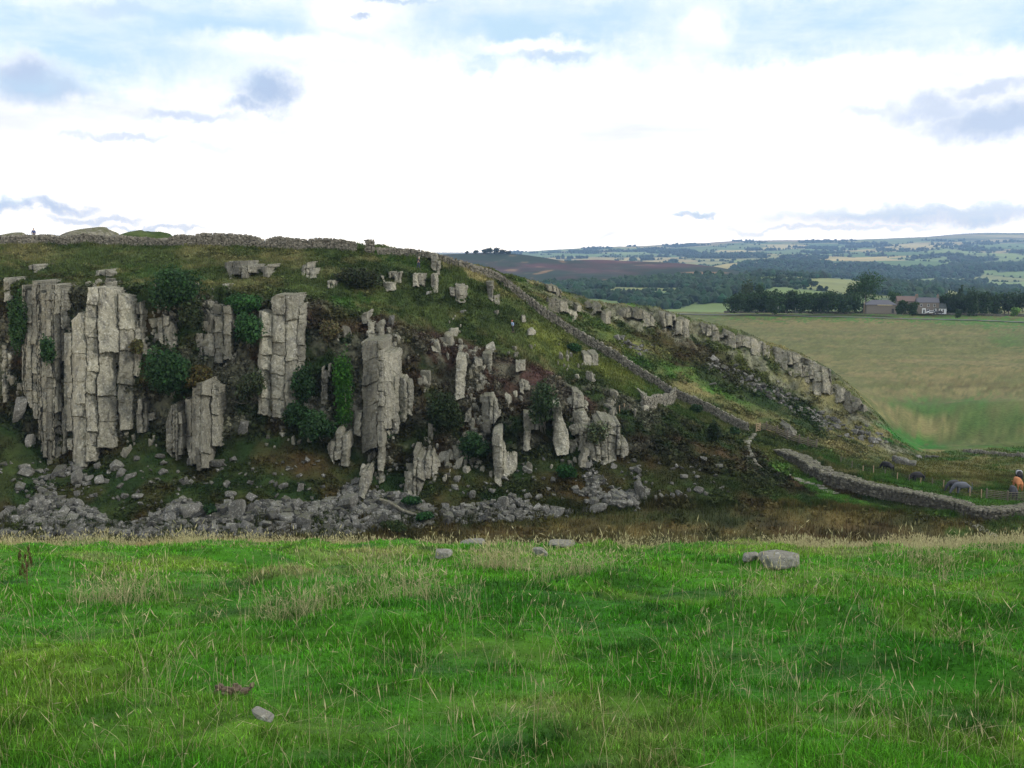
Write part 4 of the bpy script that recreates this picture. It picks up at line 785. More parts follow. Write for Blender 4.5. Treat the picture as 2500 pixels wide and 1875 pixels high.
 ('rock_outcrop', "long low arched ledge in the heather", C3((60, 745), (180, 760), (310, 790), (305, 820), (200, 790)), dict(wp=(16, 30), hr=(.4, .8), tone=.6)),
 ('rock_outcrop', "waist-high square boulder right of the walker in pale blue", bx(C3, 878, 722, 926, 792), dict(wp=(20, 26), hr=(1.2, 2), out=1.4, tone=.55)),
 ('rock_outcrop', "flat stones low in the grass below the square boulder", C3((880, 840), (920, 815), (970, 870), (960, 892), (900, 870)), dict(wp=(14, 24), hr=(.4, .7), tone=.65)),
 ('rock_outcrop', "lumpy grey rock in the middle of the lower heather", bx(C3, 832, 1105, 908, 1200), dict(wp=(18, 28), hr=(.8, 1.4), out=1.4, tone=.6)),
 ('rock_outcrop', "loose pair of stones below the lumpy grey rock", C3((835, 1260), (870, 1245), (930, 1290), (910, 1340), (850, 1300)), dict(wp=(12, 18), tone=.55, rag=2)),
 ('rock_outcrop', "grey stones spilling through heather near the thin fence posts", C3((1235, 1340), (1290, 1330), (1390, 1400), (1385, 1470), (1320, 1480), (1225, 1400)), dict(wp=(14, 24), hr=(.6, 1.1), tone=.6, rag=2)),
 ('rock_outcrop', "two round pale stones beside the long wall, midway down", bx(C3, 1355, 1042, 1445, 1098), dict(wp=(18, 26), hr=(.7, 1.1), tone=.6)),
 ('rock_outcrop', "upright blocks ending the short curved wall", [(1553, 978), (1568, 968), (1582, 978), (1582, 996), (1556, 998)], dict(wp=(10, 14), hr=(1.5, 2.2), out=1.0, tone=.6)),
 ('rock_outcrop', "small dark spike of rock under the short curved wall", [(1580, 1002), (1592, 996), (1591, 1012), (1586, 1020)], dict(wp=(10, 14), hr=(1.5, 2), out=1.0, tone=.5)),
 ('rock_outcrop', "boulders in the turf behind the wooden rail fence", z_(1750, 1000, 6.32, [(960, 290), (1100, 260), (1240, 300), (1280, 420), (1180, 430), (1010, 330)]), dict(wp=(10, 20), hr=(.8, 1.6), tone=.6, out=.8)),
 # second spur beyond the wall
 ('far_crag', "first craggy step of the far spur, right behind the long wall's upper bend", [(1275, 679), (1311, 685), (1351, 693), (1384, 710), (1401, 723), (1373, 729), (1339, 714), (1300, 698)], dict(wp=(12, 22), mat='b', out=.9)),
 ('far_crag', 'grey faces of the far spur overhanging the long wall', [(1300, 710), (1345, 723), (1396, 732), (1426, 740), (1458, 780), (1430, 791), (1390, 778), (1345, 752), (1305, 723)], dict(wp=(14, 28), mat='b', out=1.0, tone=.6)),
 ('far_crag', 'stepped pale cliffs in the first half of the far spur', [(1399, 723), (1426, 730), (1469, 740), (1498, 755), (1503, 791), (1490, 808), (1458, 780), (1426, 740)], dict(wp=(14, 28), mat='b', out=1.2, tone=.55)),
 ('far_crag', 'crag beneath the bright green cap of the far spur', [(1503, 750), (1554, 748), (1588, 759), (1605, 780), (1603, 793), (1565, 791), (1526, 780), (1508, 771)], dict(wp=(12, 24), mat='b', tone=.4)),
 ('far_crag', 'steep pale face in the middle of the far spur, above rusty bracken', [(1580, 750), (1627, 755), (1673, 771), (1709, 782), (1718, 808), (1707, 827), (1675, 828), (1644, 823), (1618, 805), (1599, 780)], dict(wp=(14, 26), mat='b', out=1.3, tone=.66)),
 ('far_crag', "narrow band of rock stepping down the far spur's skyline", [(1709, 782), (1763, 796), (1808, 811), (1854, 828), (1890, 840), (1885, 873), (1854, 865), (1808, 850), (1763, 834), (1718, 823)], dict(wp=(12, 24), mat='b', out=.9)),
 ('far_crag', 'knobbly skyline rocks halfway down the far spur', [(1876, 839), (1921, 850), (1964, 866), (1964, 904), (1938, 918), (1910, 893), (1882, 868)], dict(wp=(12, 22), mat='b', tone=.5)),
 ('far_crag', 'tallest dark-streaked face of the far spur', [(1953, 863), (1989, 879), (2029, 900), (2034, 955), (2023, 983), (2000, 966), (1972, 940), (1953, 911)], dict(wp=(12, 24), hr=(1.5, 3.5), mat='b', out=1.3, tone=.6)),
 ('far_crag', 'rounded nose of rock where the far spur drops to the plain', [(2021, 897), (2057, 925), (2091, 958), (2119, 992), (2142, 1023), (2136, 1051), (2104, 1034), (2074, 1012), (2043, 986), (2029, 961)], dict(wp=(14, 30), hr=(.8, 2.2), mat='b', out=1.3, tone=.5, rag=2)),
]
for i, (nm, lb, pl, kw) in enumerate(CL):
    kw = dict(kw); far_ = kw.get('mat') == 'b'; kw['drop'] = 0.0; kw['mat'] = M_ROCKB if far_ else M_ROCK
    if far_: kw['topc'] = -5; kw['out'] = kw.get('out', 1) * .75; kw['drop'] = .09; kw['hr'] = (.6, 1.6); kw['yaw'] = 26; kw['wp'] = (7, 26); kw['steep'] = .8; kw['rag'] = 6; kw['out'] *= 1.5
    outcrop(nm, lb, {'cliff_buttress': 'cliff', 'rock_outcrop': 'rocks', 'far_crag': 'crag'}[nm], pl, seed=i, group={'cliff_buttress': 'buttresses of the main cliff', 'rock_outcrop': 'outcrops on the slope', 'far_crag': 'crags of the far spur'}[nm], **kw)

# countless small knuckles of rock breaking through the turf of the scarp
x_, y_, z_n, b_n = surf_points(5200, 881, 2.8, 4.12, 0, 1340); kk = (fbm(p3(x_, y_ * .3, z_n * .45, 1 / 4.0), 4, 77) > .25) & (np.random.default_rng(3).random(5200) < np.where(b_n < 3.05, .5, 1)); x_, y_, z_n = x_[kk], y_[kk], z_n[kk]; r = np.random.default_rng(882); n_ = len(x_)
hz_ = np.exp(r.normal(math.log(.26), .5, n_)).clip(.12, .85); mb = MB(); stones(mb, np.stack([x_, y_ + .1, z_n + .1], 1), np.stack([hz_ * r.uniform(.45, .9, n_), hz_ * .8, hz_ * r.uniform(.7, 1.7, n_)], 1), r.normal(0, .5, n_), r.normal(0, .15, n_), r.normal(0, .12, n_), r, (CT9, CQ), jit=.28, cuts=6, cut=(.5, .88), rough=.04, tone=np.clip(r.normal(.42, .2, n_), 0, 1))
x_, y_, z_n, b_n = surf_points(7000, 885, 2.6, 4.6, 870, 1400); kk = (fbm(p3(x_, y_ * .3, z_n * .45, 1 / 2.6), 3, 79) > .2) & (r.random(7000) < .085) & (np.hypot(pix(x_, y_, z_n)[0] - 1252, pix(x_, y_, z_n)[1] - 800) > 48); x_, y_, z_n = x_[kk], y_[kk], z_n[kk]; n_ = len(x_); hz_ = np.exp(r.normal(math.log(.28), .5, n_)).clip(.12, .8)
stones(mb, np.stack([x_, y_, z_n + .12], 1), np.stack([hz_ * r.uniform(.45, .9, n_), hz_ * .8, hz_ * r.uniform(.8, 1.9, n_)], 1), r.normal(0, .5, n_), r.normal(0, .15, n_), r.normal(0, .12, n_), r, (CT9, CQ), jit=.3, cuts=6, cut=(.45, .85), rough=.04, tone=np.clip(r.normal(.55, .2, n_), 0, 1))
tag(mb.build("rock_knuckles", M_ROCK), kind="stuff")
# scree and loose boulders -------------------------------------------------
r = np.random.default_rng(51)
def in_poly(poly, x, y):
    s = span(poly, x); return s is not None and s[0] <= y <= s[1]
SCR = [([(0, 1255), (70, 1235), (110, 1200), (160, 1215), (230, 1245), (260, 1275), (330, 1275), (400, 1250), (430, 1222), (470, 1222), (500, 1240), (560, 1235), (620, 1230), (700, 1222), (780, 1232), (830, 1210), (850, 1180), (920, 1200), (990, 1210), (1060, 1240), (1090, 1270), (1020, 1290), (900, 1300), (860, 1310), (0, 1318)], 1.0, "left"),
       ([(1080, 1240), (1150, 1235), (1215, 1225), (1250, 1212), (1300, 1240), (1400, 1245), (1390, 1262), (1300, 1270), (1200, 1275), (1090, 1280)], .9, "mid"),
       ([(1410, 1205), (1450, 1180), (1470, 1210), (1580, 1190), (1590, 1230), (1500, 1240), (1440, 1250)], .5, "right"),
       ([(60, 1150), (200, 1140), (230, 1190), (150, 1200), (90, 1195)], .2, "left"),
       ([(1420, 1130), (1450, 1130), (1480, 1180), (1470, 1220), (1430, 1200)], .5, "right"),
       ([(1480, 1140), (1750, 1110), (1800, 1200), (1700, 1225), (1500, 1230)], .03, "right")]
pts = []
tot = 6200
for poly, dn, _ in SCR:
    xs = [p[0] for p in poly]; ys__ = [p[1] for p in poly]; ar = (max(xs) - min(xs)) * (max(ys__) - min(ys__)); n_ = int(ar * dn * .052)
    for _i in range(n_):
        x, y = r.uniform(min(xs), max(xs)), r.uniform(min(ys__), max(ys__))
        if in_poly(poly, x, y): pts.append((x, y))
# sprinkled stones on the turf
for _ in range(330):
    x, y = r.uniform(0, 1560), r.uniform(1120, 1250)
    pts.append((x, y))
# scree under the far spur
for t in r.uniform(0, 1, 420):
    x = np.interp(t, [0, .4, .7, 1], [1720, 1900, 2010, 2150]) + r.normal(0, 8); y = np.interp(t, [0, .4, .7, 1], [880, 965, 1030, 1080]) + r.normal(0, 9); pts.append((x, y))
for t in r.uniform(0, 1, 60): pts.append((np.interp(t, [0, 1], [1505, 1580]) + r.normal(0, 8), np.interp(t, [0, 1], [835, 855]) + r.normal(0, 7)))
P_ = np.array([ridge.hit(x, y) for x, y in pts]); n = len(P_)
sz = np.exp(r.normal(math.log(.17), .5, n)).clip(.07, .5)
mb = MB(); H = sz[:, None] * r.uniform(.6, 1.4, (n, 3)) * [1.2, 1, .75]; P_[:, 2] += sz * .25
stones(mb, P_, H, r.uniform(0, 6.3, n), r.normal(0, .4, n), r.normal(0, .4, n), r, (CT9[:], CQ), jit=.25, cuts=3, cut=(.55, .95), rough=.0, tone=np.clip(r.normal(.5, .33, n), 0, 1))
tag(mb.build("scree", M_SCREE), kind="stuff")
# big stones one by one
protos = []
for k in range(10):
    rr = np.random.default_rng(900 + k); mb = MB(); stones(mb, np.zeros((1, 3)), np.array([[1, .85, .75]]) * rr.uniform(.75, 1.2, (1, 3)), [0.], 0, 0, rr, (CB3 if k % 2 else CT9, CBQ if k % 2 else CQ), jit=.25, cuts=5, cut=(.5, .85), rough=.02, tone=np.array([rr.uniform(.2, .95)]))
    o = mb.build("boulder", M_SCREE); protos.append(o.data); bpy.data.objects.remove(o)
def boulder(px, py, size, label, group, surf=None, seed=0, sink=.3, stretch=(1, 1, 1), rot=None, name="boulder", data=None):
    rr = np.random.default_rng(seed); p = (surf or ridge).hit(px, py); o = bpy.data.objects.new(name, data or protos[seed % len(protos)]); COL.objects.link(o)
    s = size / 2; o.location = (p[0], p[1], p[2] + s * stretch[2] * (1 - sink) * .7); o.scale = (s * stretch[0], s * stretch[1], s * stretch[2]); o.rotation_euler = rot or (rr.normal(0, .35), rr.normal(0, .35), rr.uniform(0, 6.28))
    return tag(o, label, "boulder", group)
k = 0
for poly, dn, side in SCR[:3]:
    xs = [p[0] for p in poly]; ys__ = [p[1] for p in poly]; c = 0; want = {"left": 190, "mid": 40, "right": 16}[side]
    while c < want:
        x, y = r.uniform(min(xs), max(xs)), r.uniform(min(ys__), max(ys__))
        if not in_poly(poly, x, y): continue
        sz_ = float(np.exp(r.normal(math.log(.52), .38)).clip(.3, 1.25)); szw = "small" if sz_ < .44 else "mid-sized" if sz_ < .66 else "large"
        if side == "left":
            spot = ["at the photo's left edge", "under the finely split columns", "under the broad pale face", "below the turf spur beside the pale face", "below the pointed bluish pillar", "below the wide buttress", "left of the leaning slab", "around the foot of the leaning slab", "at the right end of the main band"][int(np.searchsorted([90, 170, 280, 410, 560, 700, 830, 930], x))]
            lb = szw + " stone in the main scree, " + spot
        elif side == "mid": lb = szw + " stone in the thin scree tail, " + ("left of" if x < 1220 else "right of") + " the whitened standing pair"
        else: lb = szw + " stone strewn on turf below the lowest crags, " + ("left of" if x < 1520 else "near") + " the arched grey rock"
        boulder(x, y, sz_, lb, {"left": "boulders of the main scree", "mid": "boulders of the scree's thin tail", "right": "boulders below the lowest crags"}[side], seed=2000 + k); c += 1; k += 1
SB = [(2185, 1128, 1.6, "dark angular rock at the pasture's edge, nearest the black cow", (1, .8, 1)), (2203, 1134, 1.9, "largest dark jagged rock at the pasture's edge near the black cow", (1.2, .8, 1)), (2224, 1138, 1.5, "dark rock ending the jagged group near the black cow", (1.2, .8, .8)), (2243, 1118, 1.3, "mid-sized pale stone nearest the tip of the far spur, in the grass", (1.2, .8, .7)), (2266, 1117, 1.0, "small pale stone between two larger ones past the far spur's tip", (1.2, .8, .7)), (2284, 1116, 1.2, "flat pale stone farthest right in the grass past the far spur", (1.5, .8, .5)), (470, 1258, 2.2, "large lichen-spotted boulder standing out in the left half of the scree", (1, 1, 1.1)), (445, 1285, 1.5, "rounded boulder in front of the large lichen-spotted one", (1, 1, 1)), (582, 1258, 2.2, "tall leaning boulder with a whitened top in the middle of the scree", (.8, 1, 1.3)), (670, 1255, 1.6, "whitish boulder left of a broad grey one in the scree", (1, 1, .9)), (742, 1285, 2.2, "broad grey boulder at the lower edge of the scree, under the bushes", (1.2, 1, 1)), (700, 1270, 1.8, "wedge-shaped boulder beside the broad grey one", (1.1, 1, .8)),
      (850, 1238, 2.3, "square pale boulder heaped below the leaning slab", (1.1, 1, .9)), (968, 1215, 1.5, "rounded boulder at the top right end of the scree heap", (1, 1, 1)), (966, 1245, 1.6, "lichen-whitened boulder at the right end of the scree heap", (.9, 1, 1.1)), (905, 1232, 1.4, "grey boulder between the square pale one and the lichen-whitened one", (1, 1, .9)), (1034, 1242, 1.3, "flattish boulder beside the small bush right of the scree heap", (1.2, 1, .8)), (1153, 1216, 1.2, "tilted flat stone alone on the turf", (.7, 1, 1.4)),
      (1228, 1240, 1.7, "whitened pair of standing stones in the scree's thin tail", (.8, 1, 1.3)), (1460, 1247, 1.9, "low pale boulder at the foot of the slope, left of the arched rock", (1.4, 1, .8)), (1560, 1210, 2.2, "arched grey rock standing on the turf at the foot of the slope", (.8, 1, 1.3)), (1508, 1232, 1.7, "flat boulder just left of the arched grey rock", (1.5, 1, .6)), (190, 1180, 1.7, "whitish boulder on the turf under the broad pale face", (.8, 1, 1.3)), (245, 1178, 1.5, "dark boulder right of the whitish one under the broad pale face", (1, 1, 1.1)),
      (238, 1142, 1.1, "small boulder nearest the foot of the broad pale face", (1, 1, 1)), (392, 1118, 1.1, "yellowish cube-like stone alone in the turf between two buttresses", (1, 1, 1)), (105, 1203, 1.0, "small dark boulder above the left end of the scree", (1, 1, 1.1)), (695, 1190, 1.0, "bright little boulder on the turf below the wide buttress", (1, 1, 1)), (735, 1195, .9, "upright stone right of the bright little boulder", (.8, 1, 1.3)), (565, 1210, 1.3, "pale slab tipped on the turf above the scree", (1.2, 1, .7)), (455, 1180, 1.0, "stone perched on the turf spur between scree heaps", (.8, 1, 1.3)), (335, 1214, 1.1, "flat stone in the turf, left of the turf spur", (1.5, 1, .6)),
      (50, 1020, 2.4, "tall isolated stone in the turf at the far left", (.7, .8, 1.7)), (75, 1090, 1.6, "narrow stone below the tall isolated one at the far left", (.6, .8, 1.8)), (595, 1052, 1.5, "rock sticking out of the dark turf under the sparse bush", (1, 1, 1.6)), (530, 1140, 1.6, "pale rock beside the tip of the pointed pillar", (1, 1, 1.2)), (1672, 1166, .9, "white-flecked stone in the bracken on the right slope", (1.3, 1, .8)), (1740, 940, 1.1, "pale stone alone in the bracken beyond the wall", (1.4, 1, .6)), (1046, 718, .9, "pale stone in the grass below the layered crag", (1.2, 1, .7)), (1130, 763, 1.0, "white stone on the slope above the walker in pale blue", (1.3, 1, .6)), (955, 795, 1.5, "rectangular stone standing right of the small pinnacle", (.7, .8, 1.5)), (1162, 880, .9, "little round stone beside the lone tooth of rock", (1, 1, 1))]
for i, (x, y, s_, lb, st) in enumerate(SB): boulder(x, y, s_ * .88, lb, None, seed=40 + i, stretch=st, rot=(random.gauss(0, .12), random.gauss(0, .15), random.uniform(-.6, .6)))

# ------------------------------------------------------------------ dry-stone walls
def wall_path(pts, step=.35, row=None, surf=None):
    """pts: photo pixels of the foot (or xs only, following a feature row of the ground)"""
    Pw = []
    for p in pts:
        if row is not None:
            u_ = us(p * D, 600)[0]; k_ = int(np.argmin(abs(Bg - row))); yy_ = np.interp(u_, U, Yg[k_]); zz_ = np.interp(u_, U, Zg[k_]); Pw.append([u_ * yy_, yy_, zz_])
        else: Pw.append((surf or ridge).hit(p[0] * D, p[1] * D))
    Pw = np.array(Pw); L_ = np.concatenate([[0], np.cumsum(np.linalg.norm(np.diff(Pw[:, :2], axis=0), axis=1))]); n = int(L_[-1] / step); t = np.linspace(0, L_[-1], n)
    xy = np.stack([np.interp(t, L_, Pw[:, i]) for i in (0, 1)], 1)
    if len(Pw) > 3: xy = smooth1(xy, 4, 0)
    z = np.array([(surf or ridge).z(a, b) for a, b in xy]); z = smooth1(z[:, None], 3, 0)[:, 0]
    return xy, z, t / L_[-1], L_[-1]
def drywall(name, label, cat, path, hfun, th=.7, sw=.34, sh=.19, mat=None, cope=True, seed=0, rubble=False, batter=.12, tone=.5, group=None):
    xy, z, t, Ln = path; r = np.random.default_rng(seed + 70); tg = np.gradient(xy, axis=0); tg /= np.linalg.norm(tg, axis=1, keepdims=True); nr = np.stack([-tg[:, 1], tg[:, 0]], 1)
    hh_ = hfun(t) * np.ones(len(t)); mb = MB(); n = len(t)
    # hearting
    ring = []
    for s1, top in ((-1, 0), (-1, 1), (1, 1), (1, 0)):
        wid = th / 2 - .12 - (batter * top); ring.append(np.column_stack([xy + nr * s1 * wid, z + (hh_ - .1 if top else -.5)]))
    V = np.stack(ring, 1).reshape(-1, 3); b = np.arange(n - 1)[:, None] * 4; q = np.concatenate([b + np.array([0, 1, 5, 4]), b + np.array([1, 2, 6, 5]), b + np.array([2, 3, 7, 6])]); mb.add(V, q, None, (.0,) * 3)
    C, H, Yw, PT, TT = [], [], [], [], []; ttone = tone + (.22 if rubble else .08); tone -= .26 if rubble else 0  # rubble wall: pale weathered top; sides darkened, shade put into their tone
    sx = np.arange(0, Ln, sw)
    def at(s): 
        f = s / Ln; return np.array([np.interp(f, t, xy[:, 0]), np.interp(f, t, xy[:, 1])]), np.interp(f, t, z), np.array([np.interp(f, t, tg[:, 0]), np.interp(f, t, tg[:, 1])]), np.interp(f, t, hh_)
    for s0 in sx:
        p, zz, tt, h = at(min(s0 + r.uniform(-.05, .05), Ln)); nn = np.array([-tt[1], tt[0]]); ang = math.atan2(tt[1], tt[0]); k = 0; zc = -.2
        slope = math.atan2(np.interp((s0 + 1) / Ln, t, z) - np.interp((s0 - 1) / Ln, t, z), 2)
        while zc < h - .03:
            for sd_ in (-1, 1):
                hs_ = sh * r.uniform(.6, 1.1); wv = sw * r.uniform(.6, 1.2); off = th / 2 - batter * zc / max(h, .3)
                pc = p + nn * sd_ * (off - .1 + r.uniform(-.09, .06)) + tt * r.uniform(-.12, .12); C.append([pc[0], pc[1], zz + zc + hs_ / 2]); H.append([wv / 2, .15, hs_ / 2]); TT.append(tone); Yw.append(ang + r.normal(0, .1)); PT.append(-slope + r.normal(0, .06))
            zc += sh * .98
        if cope:
            m_ = max(1, int(round(th / .42))) if rubble else 1
            for a in range(m_):
                for _ in range(2 if rubble else 1):
                    pc = p + nn * ((a + .5) / m_ - .5 + r.uniform(-.1, .1)) * (th - 2 * batter) + tt * r.uniform(-.15, .15); hs_ = r.uniform(.07, .14) if rubble else r.uniform(.1, .2)
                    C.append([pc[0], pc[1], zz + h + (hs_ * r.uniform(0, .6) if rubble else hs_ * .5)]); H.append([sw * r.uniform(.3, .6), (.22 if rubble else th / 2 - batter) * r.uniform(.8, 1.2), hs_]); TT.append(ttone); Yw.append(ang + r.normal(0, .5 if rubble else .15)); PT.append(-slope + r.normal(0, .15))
    C, H = np.array(C), np.array(H)
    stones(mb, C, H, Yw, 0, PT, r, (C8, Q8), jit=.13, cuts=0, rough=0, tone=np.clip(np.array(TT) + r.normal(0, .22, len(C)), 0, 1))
    return tag(mb.build(name, mat or M_WALL), label, cat, group)
I = lambda xs, ys: (lambda t: np.interp(t, xs, ys))
def hn(base, seed, a=.12): return lambda t: base(t) * (1 + a * fbm(p3(np.asarray(t) * 60, seed, 0), 3, seed))
drywall("stone_wall", "old grey stone wall along the skyline at the left, up to the gap", "wall", wall_path([-80, 0, 80, 160, 240, 320, 400, 440, 500, 570, 640, 700, 774], row=5.0), hn(I([0, .1, .2, .3, .42, .45, .5, .535, .58, .6, .66, .74, .76, .79, .86, 1], [1.15, 1.0, 1.1, 1.25, 1.0, .9, .85, 1.3, 1.25, 1.5, 1.6, 1.45, .95, 1.5, 1.25, 1.2]), 3, .08), th=1.0, seed=1)
drywall("stone_pier", "squared stone wall end standing right of the gap on the skyline", "wall", wall_path([791, 800, 809], row=5.0), lambda t: 1.65 + 0 * t, th=1.0, seed=2)
drywall("stone_wall", "long dry-stone wall running from the skyline down the slope to the wooden gate", "wall", wall_path([812, 850, 900, 950, 1000, 1040, 1070, 1110, 1150, 1200, 1250, 1300, 1350, 1400, 1450, 1500, 1550, 1600, 1634], row=5.0), hn(I([0, .1, .25, .35, .5, 1], [.7, .75, .7, 1.15, 1.35, 1.35]), 5, .06), th=.7, seed=3)
drywall("stone_wall", "short curved dry-stone wall branching off the long wall halfway down", "wall", wall_path([(1388, 880), (1410, 882), (1432, 880), (1450, 872), (1458, 856)]), lambda t: 1.35 + 0 * t, th=.6, seed=4, tone=.75)
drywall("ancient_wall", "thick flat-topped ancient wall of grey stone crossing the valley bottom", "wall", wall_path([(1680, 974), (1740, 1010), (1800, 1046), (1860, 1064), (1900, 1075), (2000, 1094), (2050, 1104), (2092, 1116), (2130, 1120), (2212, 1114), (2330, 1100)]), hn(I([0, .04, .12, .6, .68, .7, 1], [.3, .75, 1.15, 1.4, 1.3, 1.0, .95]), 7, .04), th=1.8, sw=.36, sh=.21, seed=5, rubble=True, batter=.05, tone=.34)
drywall("ruined_wall", "low tumbled line of stones in the meadow beyond the cattle", "wall", wall_path([(2080, 976), (2130, 981), (2180, 986), (2230, 990)]), hn(lambda t: .3 + 0 * t, 9, .6), th=.6, seed=6, tone=.7)
# ------------------------------------------------------------------ bushes and trees
def leafcloud(lobes, n, size, col, seed, surf_only=.55, cvar=.35, flat=0.0):
    """lobes: (cx,cy,cz,rx,ry,rz). returns verts, quads, colours of small leaf sprays filling the lobes"""
    r = np.random.default_rng(seed); lobes = np.array(lobes, float); vol = (lobes[:, 3] * lobes[:, 4] * lobes[:, 5]) ** (2 / 3); k = r.choice(len(lobes), n, p=vol / vol.sum())
    g = r.normal(0, 1, (n, 3)); g /= np.linalg.norm(g, axis=1, keepdims=True); rad = np.where(r.random(n) < surf_only, r.uniform(.82, 1.08, n), r.uniform(.2, .95, n)); rad = rad * (1 + .42 * fbm(g * 2.2 + k[:, None] * 3.1, 3, seed))
    C = lobes[k, :3] + g * rad[:, None] * lobes[k, 3:]; a = r.normal(0, 1, (n, 3)); a /= np.linalg.norm(a, axis=1, keepdims=True); b = np.cross(a, g + r.normal(0, .5, (n, 3))); b /= np.linalg.norm(b, axis=1, keepdims=True) + 1e-6
    s = size * r.uniform(.5, 1.3, n)[:, None]; V = np.stack([C - a * s, C + b * s * .6, C + a * s, C - b * s * .6], 1).reshape(-1, 3)
    lobe_t = np.random.default_rng(seed + 1).uniform(1 - cvar * .6, 1 + cvar * .6, len(lobes))[k]
    cc = np.asarray(col)[None] * (lobe_t * r.uniform(1 - cvar, 1 + cvar, n))[:, None] * (1 + r.normal(0, .08, (n, 3))); return V, np.arange(4 * n).reshape(-1, 4), np.repeat(np.clip(cc, .004, .7), 4, 0)
def tube(mb, pts, rad, sides=5, col=(.5,) * 3):
    pts = np.array(pts, float); n = len(pts); d = np.gradient(pts, axis=0); d /= np.linalg.norm(d, axis=1, keepdims=True) + 1e-9; up = np.array([.3, .1, 1.0]) if abs(d[0][2]) < .9 else np.array([1.0, .2, 0]); a = np.cross(d, up); a /= np.linalg.norm(a, axis=1, keepdims=True) + 1e-9; b = np.cross(d, a); th = np.arange(sides) * 2 * math.pi / sides
    rad = np.broadcast_to(rad, n); V = pts[:, None] + rad[:, None, None] * (a[:, None] * np.cos(th)[None, :, None] + b[:, None] * np.sin(th)[None, :, None]); Q = []
    for i in range(n - 1):
        for j in range(sides): Q.append([i * sides + j, i * sides + (j + 1) % sides, (i + 1) * sides + (j + 1) % sides, (i + 1) * sides + j])
    V = V.reshape(-1, 3); base = len(V); V = np.concatenate([V, pts[:1], pts[-1:]]); T = [[base, (j + 1) % sides, j] for j in range(sides)] + [[base + 1, (n - 1) * sides + j, (n - 1) * sides + (j + 1) % sides] for j in range(sides)]
    mb.add(V, Q, T, col)
BUSHC = lin(44, 70, 38)
def cliff_bush(px, py, w_, h_, label, col=BUSHC, n=2600, leaf=.2, name="bush", seed=0, lobes=7, front=.6, sparse=False, trunk=False, cat="bush", depth=None, group=None):
    """px,py = middle of the crown in the photograph (2500 wide), w_,h_ its size there"""
    r = np.random.default_rng(seed + 300); foot = ridge.hit(px, py + h_ / 2); mid = ridge.hit(px, py); d = min(foot[1], mid[1]) - front; W, H_ = w_ * d / F / 2, h_ * d / F / 2; dd = depth or min(W, 2.2)
    u_, s_ = us(px, py); c = np.array([u_ * d, d, s_ * d]); root = empty(name, (float(c[0]), float(d + dd * .6), float(c[2] - H_)))
    base = np.array(root.location); lb = []
    for i in range(lobes):
        a = r.uniform(0, 6.28); q = r.uniform(0, .62); f = r.uniform(.38, .6); lb.append([c[0] + math.cos(a) * q * W, d + r.uniform(-.3, .5) * dd, c[2] + math.sin(a) * q * H_, W * f, dd * f * 1.2, H_ * f])
    lb = np.array(lb); lb[:, :3] -= base; mb = MB(); v, q, cc = leafcloud(lb, n, leaf, col, seed + 5, .4 if sparse else .6); mb.add(v, q, None, cc)
    mb.build("foliage", M_LEAF, root); mb = MB()
    for i in range(9 if (sparse or trunk) else 5):
        e = lb[r.integers(len(lb)), :3] + r.normal(0, .25, 3) * [W, .4, H_]; s0 = np.array([r.normal(0, .12 * W), 0, r.uniform(-.2, .3) * H_]); m = (s0 + e) / 2 + r.normal(0, .2, 3); tube(mb, [s0, m, e], [.07 if trunk else .045, .04, .018], 4)
    mb.build("branches", M_BARK, root); return tag(root, label, cat, group)
def pz(zx, zy, ox, oy, k): return ox + zx / k, oy + zy / k
cliff_bush(424, 696, 150, 132, "largest dark green bush, hanging over the cliff top under the skyline wall", n=7500, lobes=14, seed=1, leaf=.2, front=1.2, name="bush")
cliff_bush(470, 762, 70, 90, "leafy drape hanging from the largest bush beside bare white twigs", n=2000, seed=2, sparse=True, col=lin(52, 62, 38))
cliff_bush(398, 905, 160, 150, "dark green bush filling the cleft in mid cliff, right of the broad pale face", n=7500, lobes=13, seed=3, front=1.4)
cliff_bush(486, 925, 105, 80, "brownish bush growing against the dark one in mid cliff", n=2800, seed=4, col=lin(84, 78, 44), sparse=True, front=1.2)
cliff_bush(588, 745, 110, 56, "fresh green spreading crown at the cliff top, above broken blocks", n=3400, seed=5, col=lin(52, 88, 44), front=1.2, lobes=9)
cliff_bush(600, 800, 80, 110, "leafy green bush hanging down the cliff from the fresh green crown", n=3600, seed=6, col=lin(46, 78, 40), front=1.1, lobes=9)
cliff_bush(615, 940, 95, 100, "twiggy sparse bush between two buttresses in mid cliff", n=2000, seed=7, sparse=True, col=lin(58, 68, 44), front=1.0)
cliff_bush(40, 790, 50, 150, "bush with a bent bare trunk filling the gully at the far left", n=3200, seed=8, col=lin(46, 70, 36), trunk=True, front=.6, lobes=9)
cliff_bush(112, 855, 45, 90, "small dark bush clinging between the finely split columns", n=1400, seed=9, front=1.6, sparse=True)
cliff_bush(338, 845, 40, 60, "round brownish bush stuck to the right edge of the broad pale face", n=1300, seed=10, col=lin(84, 84, 52), front=1.3, sparse=True)
cliff_bush(838, 955, 52, 190, "tall bright green curtain of ivy on the cliff", n=5200, seed=11, col=lin(56, 98, 34), leaf=.17, name="ivy", lobes=24, front=1.3, cat="ivy", depth=.6)
cliff_bush(775, 1040, 100, 90, "dark bush at the foot of the ivy", n=4200, seed=12, lobes=9, front=1.0)
cliff_bush(725, 1010, 70, 70, "dark shrub squeezed between the wide buttress and the ivy's bush", n=2400, seed=13)
cliff_bush(740, 930, 60, 120, "shadowy bushes in the deep gully right of the wide buttress", n=2600, seed=14, lobes=9)
cliff_bush(795, 800, 70, 70, "thin dry bush at the head of the gully, above the ivy", n=1300, seed=15, sparse=True, col=lin(88, 84, 58))
